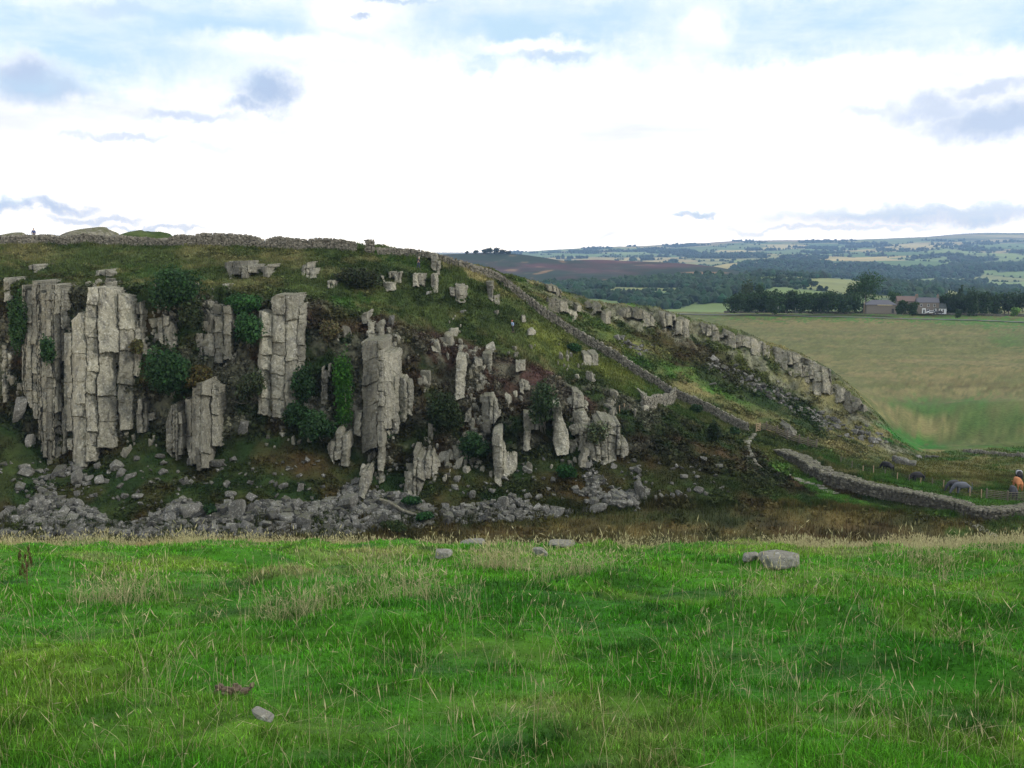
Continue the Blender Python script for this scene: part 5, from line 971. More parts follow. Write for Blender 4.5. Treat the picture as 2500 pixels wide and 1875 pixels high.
cliff_bush(872, 680, 130, 46, "low wide dark bush on the upper grass slope, under the gap in the wall", n=4200, seed=16, col=lin(52, 60, 40), lobes=10, front=.9)
cliff_bush(1085, 1005, 110, 110, "dark bush in the middle of the heather, below the lone tooth of rock", n=4200, seed=17, lobes=10, col=lin(46, 60, 34))
cliff_bush(1155, 1090, 80, 70, "dark bush above the turf, left of the pale triangular rocks", n=2600, seed=18)
cliff_bush(1325, 990, 80, 130, "slender feathery bush standing out in front of the heather", n=3000, seed=19, sparse=True, col=lin(56, 74, 46), lobes=9, front=1.6)
cliff_bush(1405, 848, 42, 26, "small round dark bush alone in the grass beside the long wall", n=1300, seed=20, col=lin(40, 72, 34), lobes=5)
cliff_bush(1462, 1060, 60, 60, "sparse grey-green bush among the lowest cluster of crags", n=1300, seed=21, sparse=True, col=lin(84, 94, 68), front=1.8)
cliff_bush(1745, 1052, 40, 56, "dark upright bush below the end of the long wall", n=1500, seed=22, col=lin(44, 58, 34))
cliff_bush(1794, 1056, 32, 22, "low rounded green bush close to the wooden gate", n=800, seed=23, lobes=4)
cliff_bush(1697, 997, 30, 24, "low dark bush at the foot of the long wall, right of the curved wall", n=800, seed=24, lobes=4)
cliff_bush(1008, 1222, 60, 24, "dark green bush by the right end of the scree heap", n=1400, seed=25, col=lin(38, 70, 34), lobes=5)
cliff_bush(1036, 1262, 44, 26, "small green bush in front of the scree heap's right end", n=1000, seed=26, col=lin(42, 78, 38), lobes=4)
cliff_bush(1387, 1148, 46, 44, "green bush on the turf left of the tilted slab", n=1300, seed=27, col=lin(40, 74, 36), lobes=5)
cliff_bush(512, 1240, 36, 36, "dark bush poking up behind the scree in its left half", n=1000, seed=28, lobes=4)
cliff_bush(965, 1285, 70, 22, "brambles spilling in front of the scree heap", n=1500, seed=29, col=lin(50, 64, 34), lobes=6)
# leaning log in the scree
a_ = ridge.hit(928, 1240); b_ = ridge.hit(1040, 1276); mb = MB(); a_[2] += 1.0; b_[2] += .35
t_ = np.linspace(0, 1, 7)[:, None]; pl_ = a_ * (1 - t_) + b_ * t_ + np.array([0, 0, .12]) * np.sin(t_ * 9); tube(mb, pl_, .17, 7)
tag(mb.build("rock_slab", M_ROCKB), "long narrow slab of rock lying slanted across the right of the scree heap", "rock")

# farm trees -----------------------------------------------------------------
ORD = ['first', 'second', 'third', 'fourth', 'fifth', 'sixth', 'seventh', 'eighth', 'ninth', 'tenth', 'eleventh', 'twelfth', 'thirteenth', 'fourteenth', 'fifteenth', 'sixteenth', 'seventeenth', 'eighteenth', 'nineteenth']
def zfar(px, py): return ridge.hit(px, py)
def make_tree(px, basepy, w_, h_, label, col, seed, d=500.0, group=None, name="tree", n=900, leaf=.55, trunkh=.25, conif=False, zoff=None):
    r = np.random.default_rng(seed); u_, s_ = us(px, basepy); z0 = s_ * d; W = w_ * d / F / 2; H_ = h_ * d / F; root = empty(name, (float(u_ * d), d, float(z0))); lb = []
    nl = 8
    for i in range(nl):
        if conif: q = i / nl; lb.append([r.normal(0, .1) * W, r.normal(0, .1) * W, H_ * (.2 + .75 * q), W * (1 - .85 * q), W * (1 - .85 * q), H_ * .16])
        else:
            a = r.uniform(0, 6.28); q = r.uniform(.1, .55); lb.append([math.cos(a) * q * W, math.sin(a) * q * W, H_ * (trunkh + .12 + (.62 - trunkh) * i / (nl - 1)), W * r.uniform(.5, .7), W * r.uniform(.5, .7), H_ * r.uniform(.2, .3)])
    mb = MB(); v, q, cc = leafcloud(lb, n, leaf, col, seed, .65, .3); mb.add(v, q, None, cc); mb.build("crown", M_LEAF, root)
    mb = MB(); tube(mb, [(0, 0, -.5), (.1, 0, H_ * trunkh), (0, .1, H_ * .6)], [.35, .26, .1], 6)
    for i in range(3): e = lb[i][:3]; tube(mb, [(0, 0, H_ * trunkh), (e[0] * .5, e[1] * .5, (e[2] + H_ * trunkh) / 2), e], [.16, .1, .04], 4)
    mb.build("trunk", M_BARK, root); return tag(root, label, "tree", group)
TD = lin(46, 68, 34); TG = lin(44, 66, 30)
r = np.random.default_rng(71)
for i, px in enumerate(np.linspace(1792, 2082, 19)):
    make_tree(px + r.normal(0, 3), 756 + r.uniform(-1, 2), r.uniform(42, 56), np.interp(px, [1780, 1820, 1860, 2000, 2082], [34, 44, 44, 46, 42]) * r.uniform(.88, 1.12), ORD[i] + " bushy dark tree from the left in the close row left of the farm", TD * r.uniform(.8, 1.3), 700 + i, d=500 + r.uniform(-12, 14), group="trees of the row left of the farm", n=1700, trunkh=.0)
make_tree(1822, 752, 44, 72, "taller tree rising behind the left end of the row, with reddish-green crown", lin(56, 70, 36), 731, d=530)
make_tree(1853, 752, 34, 60, "second taller tree just right of the one behind the row's left end", lin(50, 70, 36), 732, d=530)
make_tree(2112, 752, 78, 94, "tallest full-crowned tree, directly left of the barn", lin(50, 78, 36), 733, d=515, n=2200)
make_tree(2078, 752, 44, 62, "rounded dark tree leaning on the left side of the tallest one", TD * 1.2, 734, d=522)
make_tree(1886, 765, 26, 40, "solitary small conifer in front of the row, beside a white post", TD * .9, 735, d=470, conif=True, name="conifer")
make_tree(2201, 766, 34, 34, "round-headed small tree in front of the farm, left one of two", TG, 736, d=468, n=1000, trunkh=.1)
make_tree(2229, 770, 28, 34, "round-headed small tree in front of the farmhouse door, right one of two", TG * .95, 737, d=462, n=900, trunkh=.1)
make_tree(2337, 774, 16, 20, "small bush on the verge right of the farm", TD, 738, d=460, n=350, trunkh=.05, name="bush")
make_tree(2181, 745, 40, 34, "dark tree showing between the barn and the farmhouse", TD * 1.3, 739, d=545)
for i, (px, w_, h_) in enumerate(((2300, 46, 52), (2322, 40, 54), (2348, 40, 50), (2372, 44, 60), (2400, 50, 58), (2428, 44, 52))):
    make_tree(px, 766, w_, h_, ORD[i] + " dark tree from the farmhouse in the dense clump right of it", TD * r.uniform(.75, 1.15), 750 + i, d=490 + r.uniform(-8, 14), group="trees of the clump right of the farm", n=1900, trunkh=.0)
make_tree(2343, 764, 24, 70, "pointed conifer rising above the clump right of the farm", TD * .9, 760, d=512, conif=True, name="conifer")
for i, (px, w_, h_) in enumerate(((2462, 40, 54), (2486, 44, 52), (2512, 44, 54))):
    make_tree(px, 764, w_, h_, ORD[i] + " dark tree from the left in the clump at the photo's right edge", TD * r.uniform(.8, 1.1), 770 + i, d=496, group="trees at the right edge", n=1300, trunkh=.12)
make_tree(2478, 770, 24, 20, "light green garden shrub at the right edge under dark trees", lin(86, 118, 50), 780, d=470, n=500, trunkh=.05, name="bush")
make_tree(2452, 764, 14, 26, "thin tree in the break between the two dark clumps on the right", TD, 781, d=500, n=300)
for i, (xd_, yd_, w_, h_) in enumerate(((1028, 546, 11, 6), (1046, 546, 16, 9), (1058, 546, 18, 12), (1072, 546.5, 20, 13), (1086, 547, 18, 9), (1098, 547.5, 14, 6), (1008, 547, 7, 5))):
    make_tree(xd_ * D, (yd_ + .8) * D, w_ * D, h_ * D, "lone dot-like tree on the heather hill's skyline" if i == 6 else ORD[i] + " tree from the left in the dark clump crowning the heather hill", lin(42, 56, 40), 790 + i, d=1840, group=None if i == 6 else "clump crowning the heather hill", n=500, leaf=1.3, trunkh=.1)
for i, (px, py, w_, h_) in enumerate(((1880, 694, 38, 24), (1895, 690, 24, 22), (1910, 694, 16, 14), (1930, 688, 14, 12), (1945, 690, 12, 10), (1960, 690, 12, 9), (1974, 691, 16, 12), (1990, 692, 14, 9))):
    make_tree(px, py + 3, w_, h_, ORD[i] + " tree from the left on the brow of the mid-distance pasture", lin(46, 68, 38), 810 + i, d=1250, group="trees on the mid-distance brow", n=600, leaf=1.0, trunkh=.05)
for i, (px, py, w_) in enumerate(((1942, 706, 14), (2000, 704, 18), (2018, 702, 10), (1963, 697, 8), (2012, 708, 12), (1985, 695, 18))):
    make_tree(px, py + 4, w_, w_ * .7, ["leftmost", "widest", "upper right", "smallest, uppermost left", "lower right", "upper middle"][i] + " dark thorn tree dotting the mid-distance pasture", lin(42, 60, 38), 820 + i, d=1150, group="thorn trees of the mid-distance pasture", n=400, leaf=.9, trunkh=.05)
# ------------------------------------------------------------------ farm
M_STONEW = flat_mat("farm_stone", (0.19, 0.165, 0.14), .95, 2.5, .3); M_SLATE = flat_mat("slate", (0.085, 0.088, 0.105), .7, 3, .25); M_TILE = flat_mat("brown_tiles", (0.15, 0.105, 0.09), .8, 3, .25); M_WHITE = flat_mat("white_paint", (.72, .74, .76), .5, 5, .06); M_GLASS = flat_mat("dark_glass", (.03, .035, .04), .2)
M_BRICK = flat_mat("red_brick", (.34, .17, .11), .9, 4, .2); M_DARK = flat_mat("dark_metal", (.03, .03, .035), .5); M_RUBBER = flat_mat("tyre_rubber", (.02, .02, .02), .9); M_WOOD = flat_mat("weathered_wood", (.15, .13, .10), .9, 8, .3); M_NEWW = flat_mat("pale_wood", (.36, .27, .17), .85, 8, .25); M_TARM = flat_mat("tarmac", (.13, .13, .135), .95, 1, .1); M_YEL = flat_mat("yellow_tin", (.62, .52, .30), .7, 2, .15)
def box(mb, c, h, yaw=0.0):
    P = C8 * np.array(h)[None]; P = P @ rotm(np.array([yaw]), np.array([0.]), np.array([0.]))[0].T + np.array(c); mb.add(P, Q8)
def prism(mb, pts, y0, y1):
    """outline in x,z pulled along y"""
    n = len(pts); V = [(p[0], y0, p[1]) for p in pts] + [(p[0], y1, p[1]) for p in pts]; T = [(0, i, i + 1) for i in range(1, n - 1)] + [(n, n + i + 1, n + i) for i in range(1, n - 1)]; Q = [(i, (i + 1) % n, n + (i + 1) % n, n + i) for i in range(n)]; mb.add(V, [q[::-1] for q in Q], T)
def part(name, mat, parent, fn, *a, **k):
    mb = MB(); fn(mb, *a, **k); return mb.build(name, mat, parent)
def place(name, px, py, d, label, cat, rz=0.0, group=None):
    u_, s_ = us(px, py); o = empty(name, (float(u_ * d), d, float(s_ * d)), rz); return tag(o, label, cat, group)
def roof_ridge(mb, L_, W_, h0, h1, hipL=0.0, hipR=0.0, ov=.3, th=.18):
    """ridge along x; length L, half depth W"""
    a = [(-L_ / 2 - ov, -W_ - ov, h0), (L_ / 2 + ov, -W_ - ov, h0), (L_ / 2 + ov, W_ + ov, h0), (-L_ / 2 - ov, W_ + ov, h0), (-L_ / 2 - ov + hipL, 0, h1), (L_ / 2 + ov - hipR, 0, h1)]
    V = a + [(x, y, z + th) for x, y, z in a]; q = [(6, 7, 11, 10), (8, 9, 10, 11), (0, 4, 5, 1), (2, 5, 4, 3), (0, 1, 7, 6), (2, 3, 9, 8)]; t = [(9, 6, 10), (7, 8, 11), (0, 3, 4), (1, 5, 2)]; q += [(3, 0, 6, 9), (1, 2, 8, 7)]; mb.add(V, q, t)
DH = 500.0; kpx = DH / F
# farmhouse
fh = place("farmhouse", 2262, 764, DH, "two-storey grey stone farmhouse with slate roof behind two small trees", "house", R(-14))
def wallgable(mb, L_, W_, h0, h1):
    V = [(-L_ / 2, -W_, -.4), (L_ / 2, -W_, -.4), (L_ / 2, W_, -.4), (-L_ / 2, W_, -.4), (-L_ / 2, -W_, h0), (L_ / 2, -W_, h0), (L_ / 2, W_, h0), (-L_ / 2, W_, h0), (-L_ / 2, 0, h1), (L_ / 2, 0, h1)]
    mb.add(V, [(0, 1, 5, 4), (2, 3, 7, 6), (1, 2, 6, 5), (3, 0, 4, 7)], [(4, 5, 9)[:0] or (7, 4, 8), (5, 6, 9)])
part("wall", M_STONEW, fh, wallgable, 10.5, 3.2, 5.3, 7.6); part("roof", M_SLATE, fh, roof_ridge, 10.5, 3.2, 5.3, 7.65, ov=.15)
for sx in (-4.9, 4.9):
    c = part("chimney", M_STONEW, fh, box, (sx, 0, 8.1), (.55, .45, .9)); part("chimney_pot", M_BRICK, c, box, (sx, 0, 9.25), (.16, .16, .28))
for wx, wz in ((-3.2, 4.0), (.2, 4.0), (3.0, 4.0), (.2, 1.5), (3.2, 1.5)):
    f = part("window", M_WHITE, fh, box, (wx, -3.21, wz), (.5, .05, .65)); part("pane", M_GLASS, f, box, (wx, -3.25, wz), (.4, .04, .54))
pr = part("porch", M_WHITE, fh, box, (-1.9, -3.7, 1.2), (.8, .5, 1.3)); part("door", M_GLASS, pr, box, (-1.9, -4.21, 1.0), (.35, .03, .95))
# wing behind with brown roof
wg = place("farm_building", 2212, 758, DH + 12, "tall brown-tiled farm building behind the farmhouse, with a brick gable", "farm building", R(-14))
part("wall", M_STONEW, wg, wallgable, 10, 3.4, 4.8, 7.3); rf = part("roof", M_TILE, wg, roof_ridge, 10, 3.4, 4.8, 7.3, ov=.1); part("chimney", M_BRICK, wg, box, (4.7, 0, 7.6), (.5, .6, .6))
# barn
bn = place("barn", 2146, 763, DH - 4, "low stone barn with hipped slate roof and a pale strip along its eave", "barn", R(-6))
part("wall", M_STONEW, bn, box, (0, 0, 1.9), (7.2, 4.0, 2.2)); part("roof", M_SLATE, bn, roof_ridge, 14.4, 4.0, 4.0, 6.2, 3.6, 3.2, ov=.25)
part("eave_strip", M_YEL, bn, box, (1.6, -4.32, 3.95), (3.6, .06, .13)); part("door", M_DARK, bn, box, (5.6, -4.02, 1.1), (.6, .05, 1.1))
# outbuilding
ob = place("outbuilding", 2293, 764, DH - 2, "small white-walled outbuilding with green-grey roof right of the farmhouse", "outbuilding", R(-8))
part("wall", M_WHITE, ob, wallgable, 5.5, 2.4, 2.3, 4.6); part("roof", flat_mat("greenish_slate", (.075, .09, .085), .8), ob, roof_ridge, 5.5, 2.4, 2.3, 4.65, ov=.25)
for wx in (-1.6, -.2, 1.2): part("door", M_DARK, ob, box, (wx, -2.42, .95), (.28, .04, .95))
def make_car(px, py, d, label, mat, rz, kind="car", L_=4.2, W_=.86, cat="car", name="parked_car"):
    o = place(name, px, py, d, label, cat, rz)
    if kind == "car":
        body = [(-L_ / 2, .35), (L_ / 2, .35), (L_ / 2, .8), (L_ * .3, .95), (L_ * .14, 1.42), (-L_ * .3, 1.45), (-L_ * .45, .95), (-L_ / 2, .85)]; glass = [(L_ * .27, .95), (L_ * .13, 1.34), (-L_ * .28, 1.36), (-L_ * .38, .95)]
    else:
        body = [(-L_ / 2, .4), (L_ / 2, .4), (L_ / 2, 1.0), (L_ * .42, 1.15), (L_ * .33, 1.9), (-L_ / 2, 1.95)]; glass = [(L_ * .4, 1.2), (L_ * .33, 1.75), (L_ * .18, 1.75), (L_ * .18, 1.2)]
    part("body", mat, o, prism, body, -W_, W_); part("window", M_GLASS, o, prism, glass, -W_ - .012, W_ + .012)
    for wx in (-L_ * .31, L_ * .31):
        for wy in (-W_ + .08, W_ - .08):
            mb = MB(); tube(mb, [(wx, wy - .1, .33), (wx, wy + .1, .33)], .33, 12); w_ = mb.build("wheel", M_RUBBER, o)
    for wy in (-W_ * .7, W_ * .7): part("headlight", M_WHITE, o, box, (L_ / 2 + .01, wy, .7), (.03, .14, .08))
    return o
make_car(2272, 765.5, 492, "white car parked by the farmhouse, nose to the left", M_WHITE, R(170)); make_car(2290, 766, 488, "dark car parked in front of the white outbuilding", M_DARK, R(185)); make_car(2306, 761, 500, "white van parked right of the outbuilding", M_WHITE, R(160), "van", 4.8, .95, "van", "parked_van"); make_car(2314, 759, 508, "second white vehicle behind the white van at the trees' edge", M_WHITE, R(150))
ps = place("white_post", 1899.5, 758.5, 480, "white notice post standing right of the solitary conifer", "post"); part("post", M_WHITE, ps, box, (0, 0, 1.0), (.07, .07, 1.1)); part("board", M_WHITE, ps, box, (0, -.08, 1.5), (.28, .03, .45))
for px, lb in ((1942, "dark thin post in front of the tree row"), (2109, "tall pale pole at the barn's left corner")):
    p_ = place("pole", px, 760 if px < 2000 else 764, 480, lb, "pole"); hh_ = 1.8 if px < 2000 else 5.5; mb = MB(); tube(mb, [(0, 0, -.3), (0, 0, hh_)], .11, 8); mb.build("shaft", M_WOOD if px < 2000 else M_NEWW, p_); part("cap", M_DARK, p_, box, (0, 0, hh_ + .03), (.13, .13, .03))
# road in front of the farm and boundary wall
xs_ = np.linspace(1650, 2620, 60); mb = MB(); V = []
for px in xs_:
    u_ = us(px, 765)[0]; y_ = np.interp(px, [1650, 2050, 2620], [505, 482, 440]); z_r = ridge.z(u_ * y_, y_); V += [(u_ * y_, y_ - 2.2, z_r + .25), (u_ * y_, y_ + 2.2, z_r + .28)]
mb.add(V, [[2 * i, 2 * i + 2, 2 * i + 3, 2 * i + 1] for i in range(len(xs_) - 1)]); tag(mb.build("road", M_TARM), kind="structure")
drywall("field_wall", "low dark stone wall bounding the moor along the road to the farm", "wall", wall_path([(1560, 676), (1700, 676.5), (1850, 677), (1950, 678.5), (2050, 681), (2150, 683), (2240, 684)], step=2), lambda t: .9 + 0 * t, th=.6, sw=1.1, sh=.32, seed=8, tone=.35)

# ------------------------------------------------------------------ gate, rail fence, wire fences
def pole_between(mb, a, b, r_=.04, s_=4): tube(mb, [a, b], r_, s_)
P0 = [np.array(ridge.hit(x, y)) for x, y in ((1858, 1052), (1871, 1053), (1897, 1063), (1922, 1074), (1951, 1085), (1972, 1091), (1993, 1097))]
fr = empty("rail_fence", tuple(P0[0])); tag(fr, "weathered post-and-rail fence running down from the gate to the thick wall", "fence")
for i, p in enumerate(P0[1:] ): mb = MB(); q = p - P0[0]; box(mb, (q[0], q[1], .62), (.1, .1, .85)); V_ = mb.v[-1]; V_[:, 2] += q[2]; mb.build("post", M_WOOD, fr)
for i in range(len(P0) - 1):
    for k in range(4): mb = MB(); a, b = P0[i] - P0[0], P0[i + 1] - P0[0]; hz = .25 + .26 * k; pole_between(mb, a + [0, -.05, hz], b + [0, -.05, hz + .08], .065); mb.build("rail", M_NEWW if (k == 0 and i == 1) else M_WOOD, fr)
g0 = np.array(ridge.hit(1846, 1055)); g1 = np.array(ridge.hit(1857, 1052)); gt = empty("wooden_gate", tuple(g0)); tag(gt, "small pale wooden gate closing the end of the long wall", "gate"); dg = g1 - g0; dg[2] = 0; dg = dg / max(np.linalg.norm(dg), .1) * .95
for e, hgt in ((0, 1.35), (1, 1.35)):
    mb = MB(); tube(mb, [dg * e + [0, 0, -.2], dg * e + [0, 0, hgt]], .07, 4); mb.build("gate_post", M_NEWW, gt)
for k in range(5): mb = MB(); pole_between(mb, dg * 0 + [0, 0, .2 + .25 * k], dg + [0, 0, .2 + .25 * k], .04); mb.build("bar", M_NEWW, gt)
mb = MB(); pole_between(mb, dg * 1.0 + [0, -.03, 1.15], dg * .1 + [0, -.03, .2], .04); mb.build("brace", M_NEWW, gt)
def wirefence(name, label, pts, h=1.05, wires=3):
    P_ = [np.array(ridge.hit(x, y)) for x, y in pts]; o = empty(name, tuple(P_[0])); tag(o, label, "fence"); rr = np.random.default_rng(int(pts[0][0]))
    for p in P_: q = p - P_[0]; mb = MB(); lx, ly = rr.normal(0, .04, 2); tube(mb, [q + [0, 0, -.2], q + [lx, ly, h * rr.uniform(.9, 1.1)]], .065, 5); mb.build("post", M_NEWW if rr.random() < .5 else M_WOOD, o)
    for k in range(wires): mb = MB(); tube(mb, [p - P_[0] + np.array([0, 0, h * (.35 + .28 * k)]) for p in P_], .009, 3); mb.build("wire", M_DARK, o)
    return o
wirefence("wire_fence", "post-and-wire fence along the cattle pasture behind the thick wall", [(2053, 1133), (2080, 1146), (2107, 1154), (2133, 1156), (2161, 1165), (2190, 1175), (2219, 1179), (2246, 1184), (2276, 1188), (2303, 1193), (2335, 1204), (2368, 1211), (2396, 1216)])
wirefence("wire_fence", "few thin leaning posts of a wire fence left of the short curved wall", [(1452, 1021), (1477, 1016), (1513, 1009), (1525, 1004), (1537, 1004)], h=1.0, wires=2)
fg = [np.array(ridge.hit(x, y)) for x, y in ((2408, 1219), (2459, 1225), (2510, 1226))]; fo = empty("field_gate", tuple(fg[0])); tag(fo, "dark five-bar field gate beside the grey cow at the right edge", "gate")
for a, b in ((0, 1), (1, 2)):
    A_, B_ = fg[a] - fg[0], fg[b] - fg[0]
    for k in range(5): mb = MB(); pole_between(mb, A_ + [0, 0, .25 + .22 * k], B_ + [0, 0, .25 + .22 * k], .04); mb.build("bar", M_WOOD, fo)
    for t in (.36, .7): mb = MB(); q = A_ * (1 - t) + B_ * t; pole_between(mb, q + [0, 0, .2], q + [0, 0, 1.2], .04); mb.build("upright", M_WOOD, fo)
for q in fg: mb = MB(); q = q - fg[0]; pole_between(mb, q + [0, 0, -.2], q + [0, 0, 1.35], .1, 6); mb.build("gate_post", M_WOOD, fo)

# ------------------------------------------------------------------ stone steps and flagged path
M_FLAG = rock_mat("flagstone", base=(.30, .29, .24), sc=4, moss=.2, bump=.02)
sp_ = [(1836, 1062), (1832, 1068), (1825, 1074), (1820, 1085), (1820, 1096), (1824, 1106), (1829, 1114), (1832, 1122), (1836, 1131), (1843, 1140), (1850, 1144)]
st_o = None; r = np.random.default_rng(5); xx = np.interp(np.linspace(0, 10, 26), range(11), [p[0] for p in sp_]); yy = np.interp(np.linspace(0, 10, 26), range(11), [p[1] for p in sp_])
for x, y in zip(xx, yy):
    p = np.array(ridge.hit(x, y))
    if st_o is None: st_o = empty("stone_steps", tuple(p)); org = p; tag(st_o, "worn stone steps climbing the slope to the wooden gate", "steps")
    mb = MB(); q = p - org; stones(mb, np.array([q + [0, 0, .1]]), np.array([[.62, .26, .13]]), [r.normal(0, .12)], 0, 0, r, (C8, Q8), jit=.08, cuts=0, rough=0); mb.build("step", M_FLAG, st_o)
mb = MB(); cl_ = [(1853, 1143), (1880, 1152), (1902, 1158), (1930, 1166), (1941, 1169), (1964, 1177), (1997, 1185), (2013, 1196), (2027, 1202), (2060, 1216), (2100, 1228), (2135, 1235), (2190, 1246), (2243, 1254), (2270, 1260), (2310, 1268), (2338, 1272), (2360, 1276), (2385, 1285), (2405, 1297), (2427, 1311), (2440, 1325)]
Pc = np.array([ridge.hit(*p) for p in cl_]); L_ = np.concatenate([[0], np.cumsum(np.linalg.norm(np.diff(Pc[:, :2], axis=0), axis=1))]); C, Yw, H = [], [], []
for s0 in np.arange(0, L_[-1], .62):
    if fbm(p3(s0 / 5, 3, 0), 2, 4) > .25 and s0 < L_[-1] * .8: continue
    x, y = np.interp(s0, L_, Pc[:, 0]), np.interp(s0, L_, Pc[:, 1]); a = math.atan2(np.interp(s0 + .5, L_, Pc[:, 1]) - y, np.interp(s0 + .5, L_, Pc[:, 0]) - x); C.append([x, y, ridge.z(x, y) + .06]); Yw.append(a + r.normal(0, .12)); H.append([.27, r.uniform(.4, .6), .05])
stones(mb, np.array(C), np.array(H), Yw, 0, 0, r, (C8, Q8), jit=.1, cuts=0, rough=0, tone=np.clip(r.normal(.6, .15, len(C)), 0, 1)); tag(mb.build("path", M_FLAG), kind="structure")

# ------------------------------------------------------------------ people and cattle (skinned figures)
def skin(name, verts, edges, rads, mat, parent=None, root=0, sub=1):
    me = bpy.data.meshes.new(name); me.from_pydata([tuple(v) for v in verts], edges, []); o = bpy.data.objects.new(name, me); COL.objects.link(o); m = o.modifiers.new("skin", 'SKIN'); 
    if not me.skin_vertices: bpy.context.view_layer.objects.active = o
    lay = me.skin_vertices[0].data if me.skin_vertices else None
    if lay is None:
        for v in (): pass
    for i, rr in enumerate(rads): lay[i].radius = (rr, rr) if not isinstance(rr, tuple) else rr; lay[i].use_root = (i == root)
    s = o.modifiers.new("sub", 'SUBSURF'); s.levels = sub; s.render_levels = sub; me.materials.append(mat); o.parent = parent; m.use_smooth_shade = True; return o
def fm(n, c): return flat_mat(n, c, .85, 12, .12)
def person(px, py, label, top, legs_, hair, skinm=None, rz=0.0, pack=None, walk=.18, surf=None, lift=0.0, bend=.05):
    p = (surf or ridge).hit(px, py); o = empty("person", (p[0], p[1], p[2] + lift), rz); tag(o, label, "person"); w = walk
    V = [(0, 0, .95), (0, -bend * .5, 1.15), (0, -bend, 1.38), (0, -bend * 1.2, 1.48), (0, -bend * 1.3 - .01, 1.56), (0, -bend * 1.4 - .02, 1.66), (0, -bend * 1.3, 1.72), (.19, -bend, 1.4), (.25, -.02, 1.16), (.24, -.12, .95), (.24, -.15, .87), (-.19, -bend, 1.4), (-.25, .04, 1.16), (-.25, 0, .94), (-.25, -.02, .86), (.09, 0, .88), (.1, -w * .5, .5), (.1, -w * .6, .1), (.1, -w - .08, .04), (-.09, 0, .88), (-.1, w * .4, .5), (-.1, w * 1.3, .12), (-.1, w * 1.0, .04)]
    Ed = [(0, 1), (1, 2), (2, 3), (3, 4), (4, 5), (5, 6), (2, 7), (7, 8), (8, 9), (9, 10), (2, 11), (11, 12), (12, 13), (13, 14), (0, 15), (15, 16), (16, 17), (17, 18), (0, 19), (19, 20), (20, 21), (21, 22)]
    skm = skinm or fm("skin_tone", (.42, .27, .2)); skin("body", V, Ed, [.14, .13, .15, .065, .07, .1, .08, .06, .05, .04, .04, .06, .05, .04, .04, .09, .06, .045, .04, .09, .06, .045, .04], skm, o, 0)
    ti = [0, 1, 2, 7, 8, 9, 11, 12, 13]; mp = {k: i for i, k in enumerate(ti)}; skin("jacket", [V[k] for k in ti], [(mp[a], mp[b]) for a, b in Ed if a in mp and b in mp], [.17, .165, .185, .09, .07, .06, .09, .07, .06], top, o, 0)
    ti = [0, 15, 16, 17, 19, 20, 21]; mp = {k: i for i, k in enumerate(ti)}; skin("trousers", [V[k] for k in ti], [(mp[a], mp[b]) for a, b in Ed if a in mp and b in mp], [.16, .115, .085, .07, .115, .085, .07], legs_, o, 0)
    mb = MB(); c = np.array([0, -bend * 1.35 + .02, 1.68]); q = CB3 * [.1, .115, .09] + c; mb.add(q, CBQ); mb.build("hair", hair, o, smooth=True)
    for sx in (.1, -.1): mb = MB(); q = V[18] if sx > 0 else V[22]; mb.add(CB3 * [.055, .14, .055] + np.array([sx, q[1] + .02, .05]), CBQ); mb.build("boot", fm("boots", (.05, .035, .025)), o)
    if pack: mb = MB(); mb.add(CB3 * [.17, .12, .25] + np.array([0, .2 - bend, 1.25]), CBQ); mb.build("backpack", pack, o, smooth=True)
    return o
NAVY = fm("navy_cloth", (.03, .04, .08)); BLK = fm("black_cloth", (.02, .022, .025)); PBL = fm("pale_blue_cloth", (.30, .42, .62)); GRYH = fm("grey_hair", (.45, .43, .4)); BRH = fm("brown_hair", (.10, .06, .04)); JEAN = fm("denim", (.04, .06, .12)); REDC = fm("reddish_cap", (.3, .1, .08))
person(1022, 656, "grey-haired walker in dark clothes on the upper slope, just below the wall", BLK, NAVY, GRYH, rz=R(60), pack=BLK, bend=.08)
person(1252, 812, "walker in a pale blue top and dark trousers climbing the grassy path beside the heather", PBL, BLK, REDC, rz=R(-60), pack=NAVY, bend=.1)
u_, s_ = us(83, 582); k_ = int(np.argmin(abs(Bg - 5.25))); y_ = np.interp(u_, U, Yg[k_]) + .8; z0_ = ridge.z(u_ * y_, y_); o = person(83, 590, "walker in blue behind the skyline wall at the far left", fm("blue_cloth", (.06, .09, .22)), JEAN, BRH, rz=R(20), pack=fm("purple_pack", (.2, .16, .32))); o.location = (u_ * y_, y_, us(83, 558)[1] * y_ - 1.72)
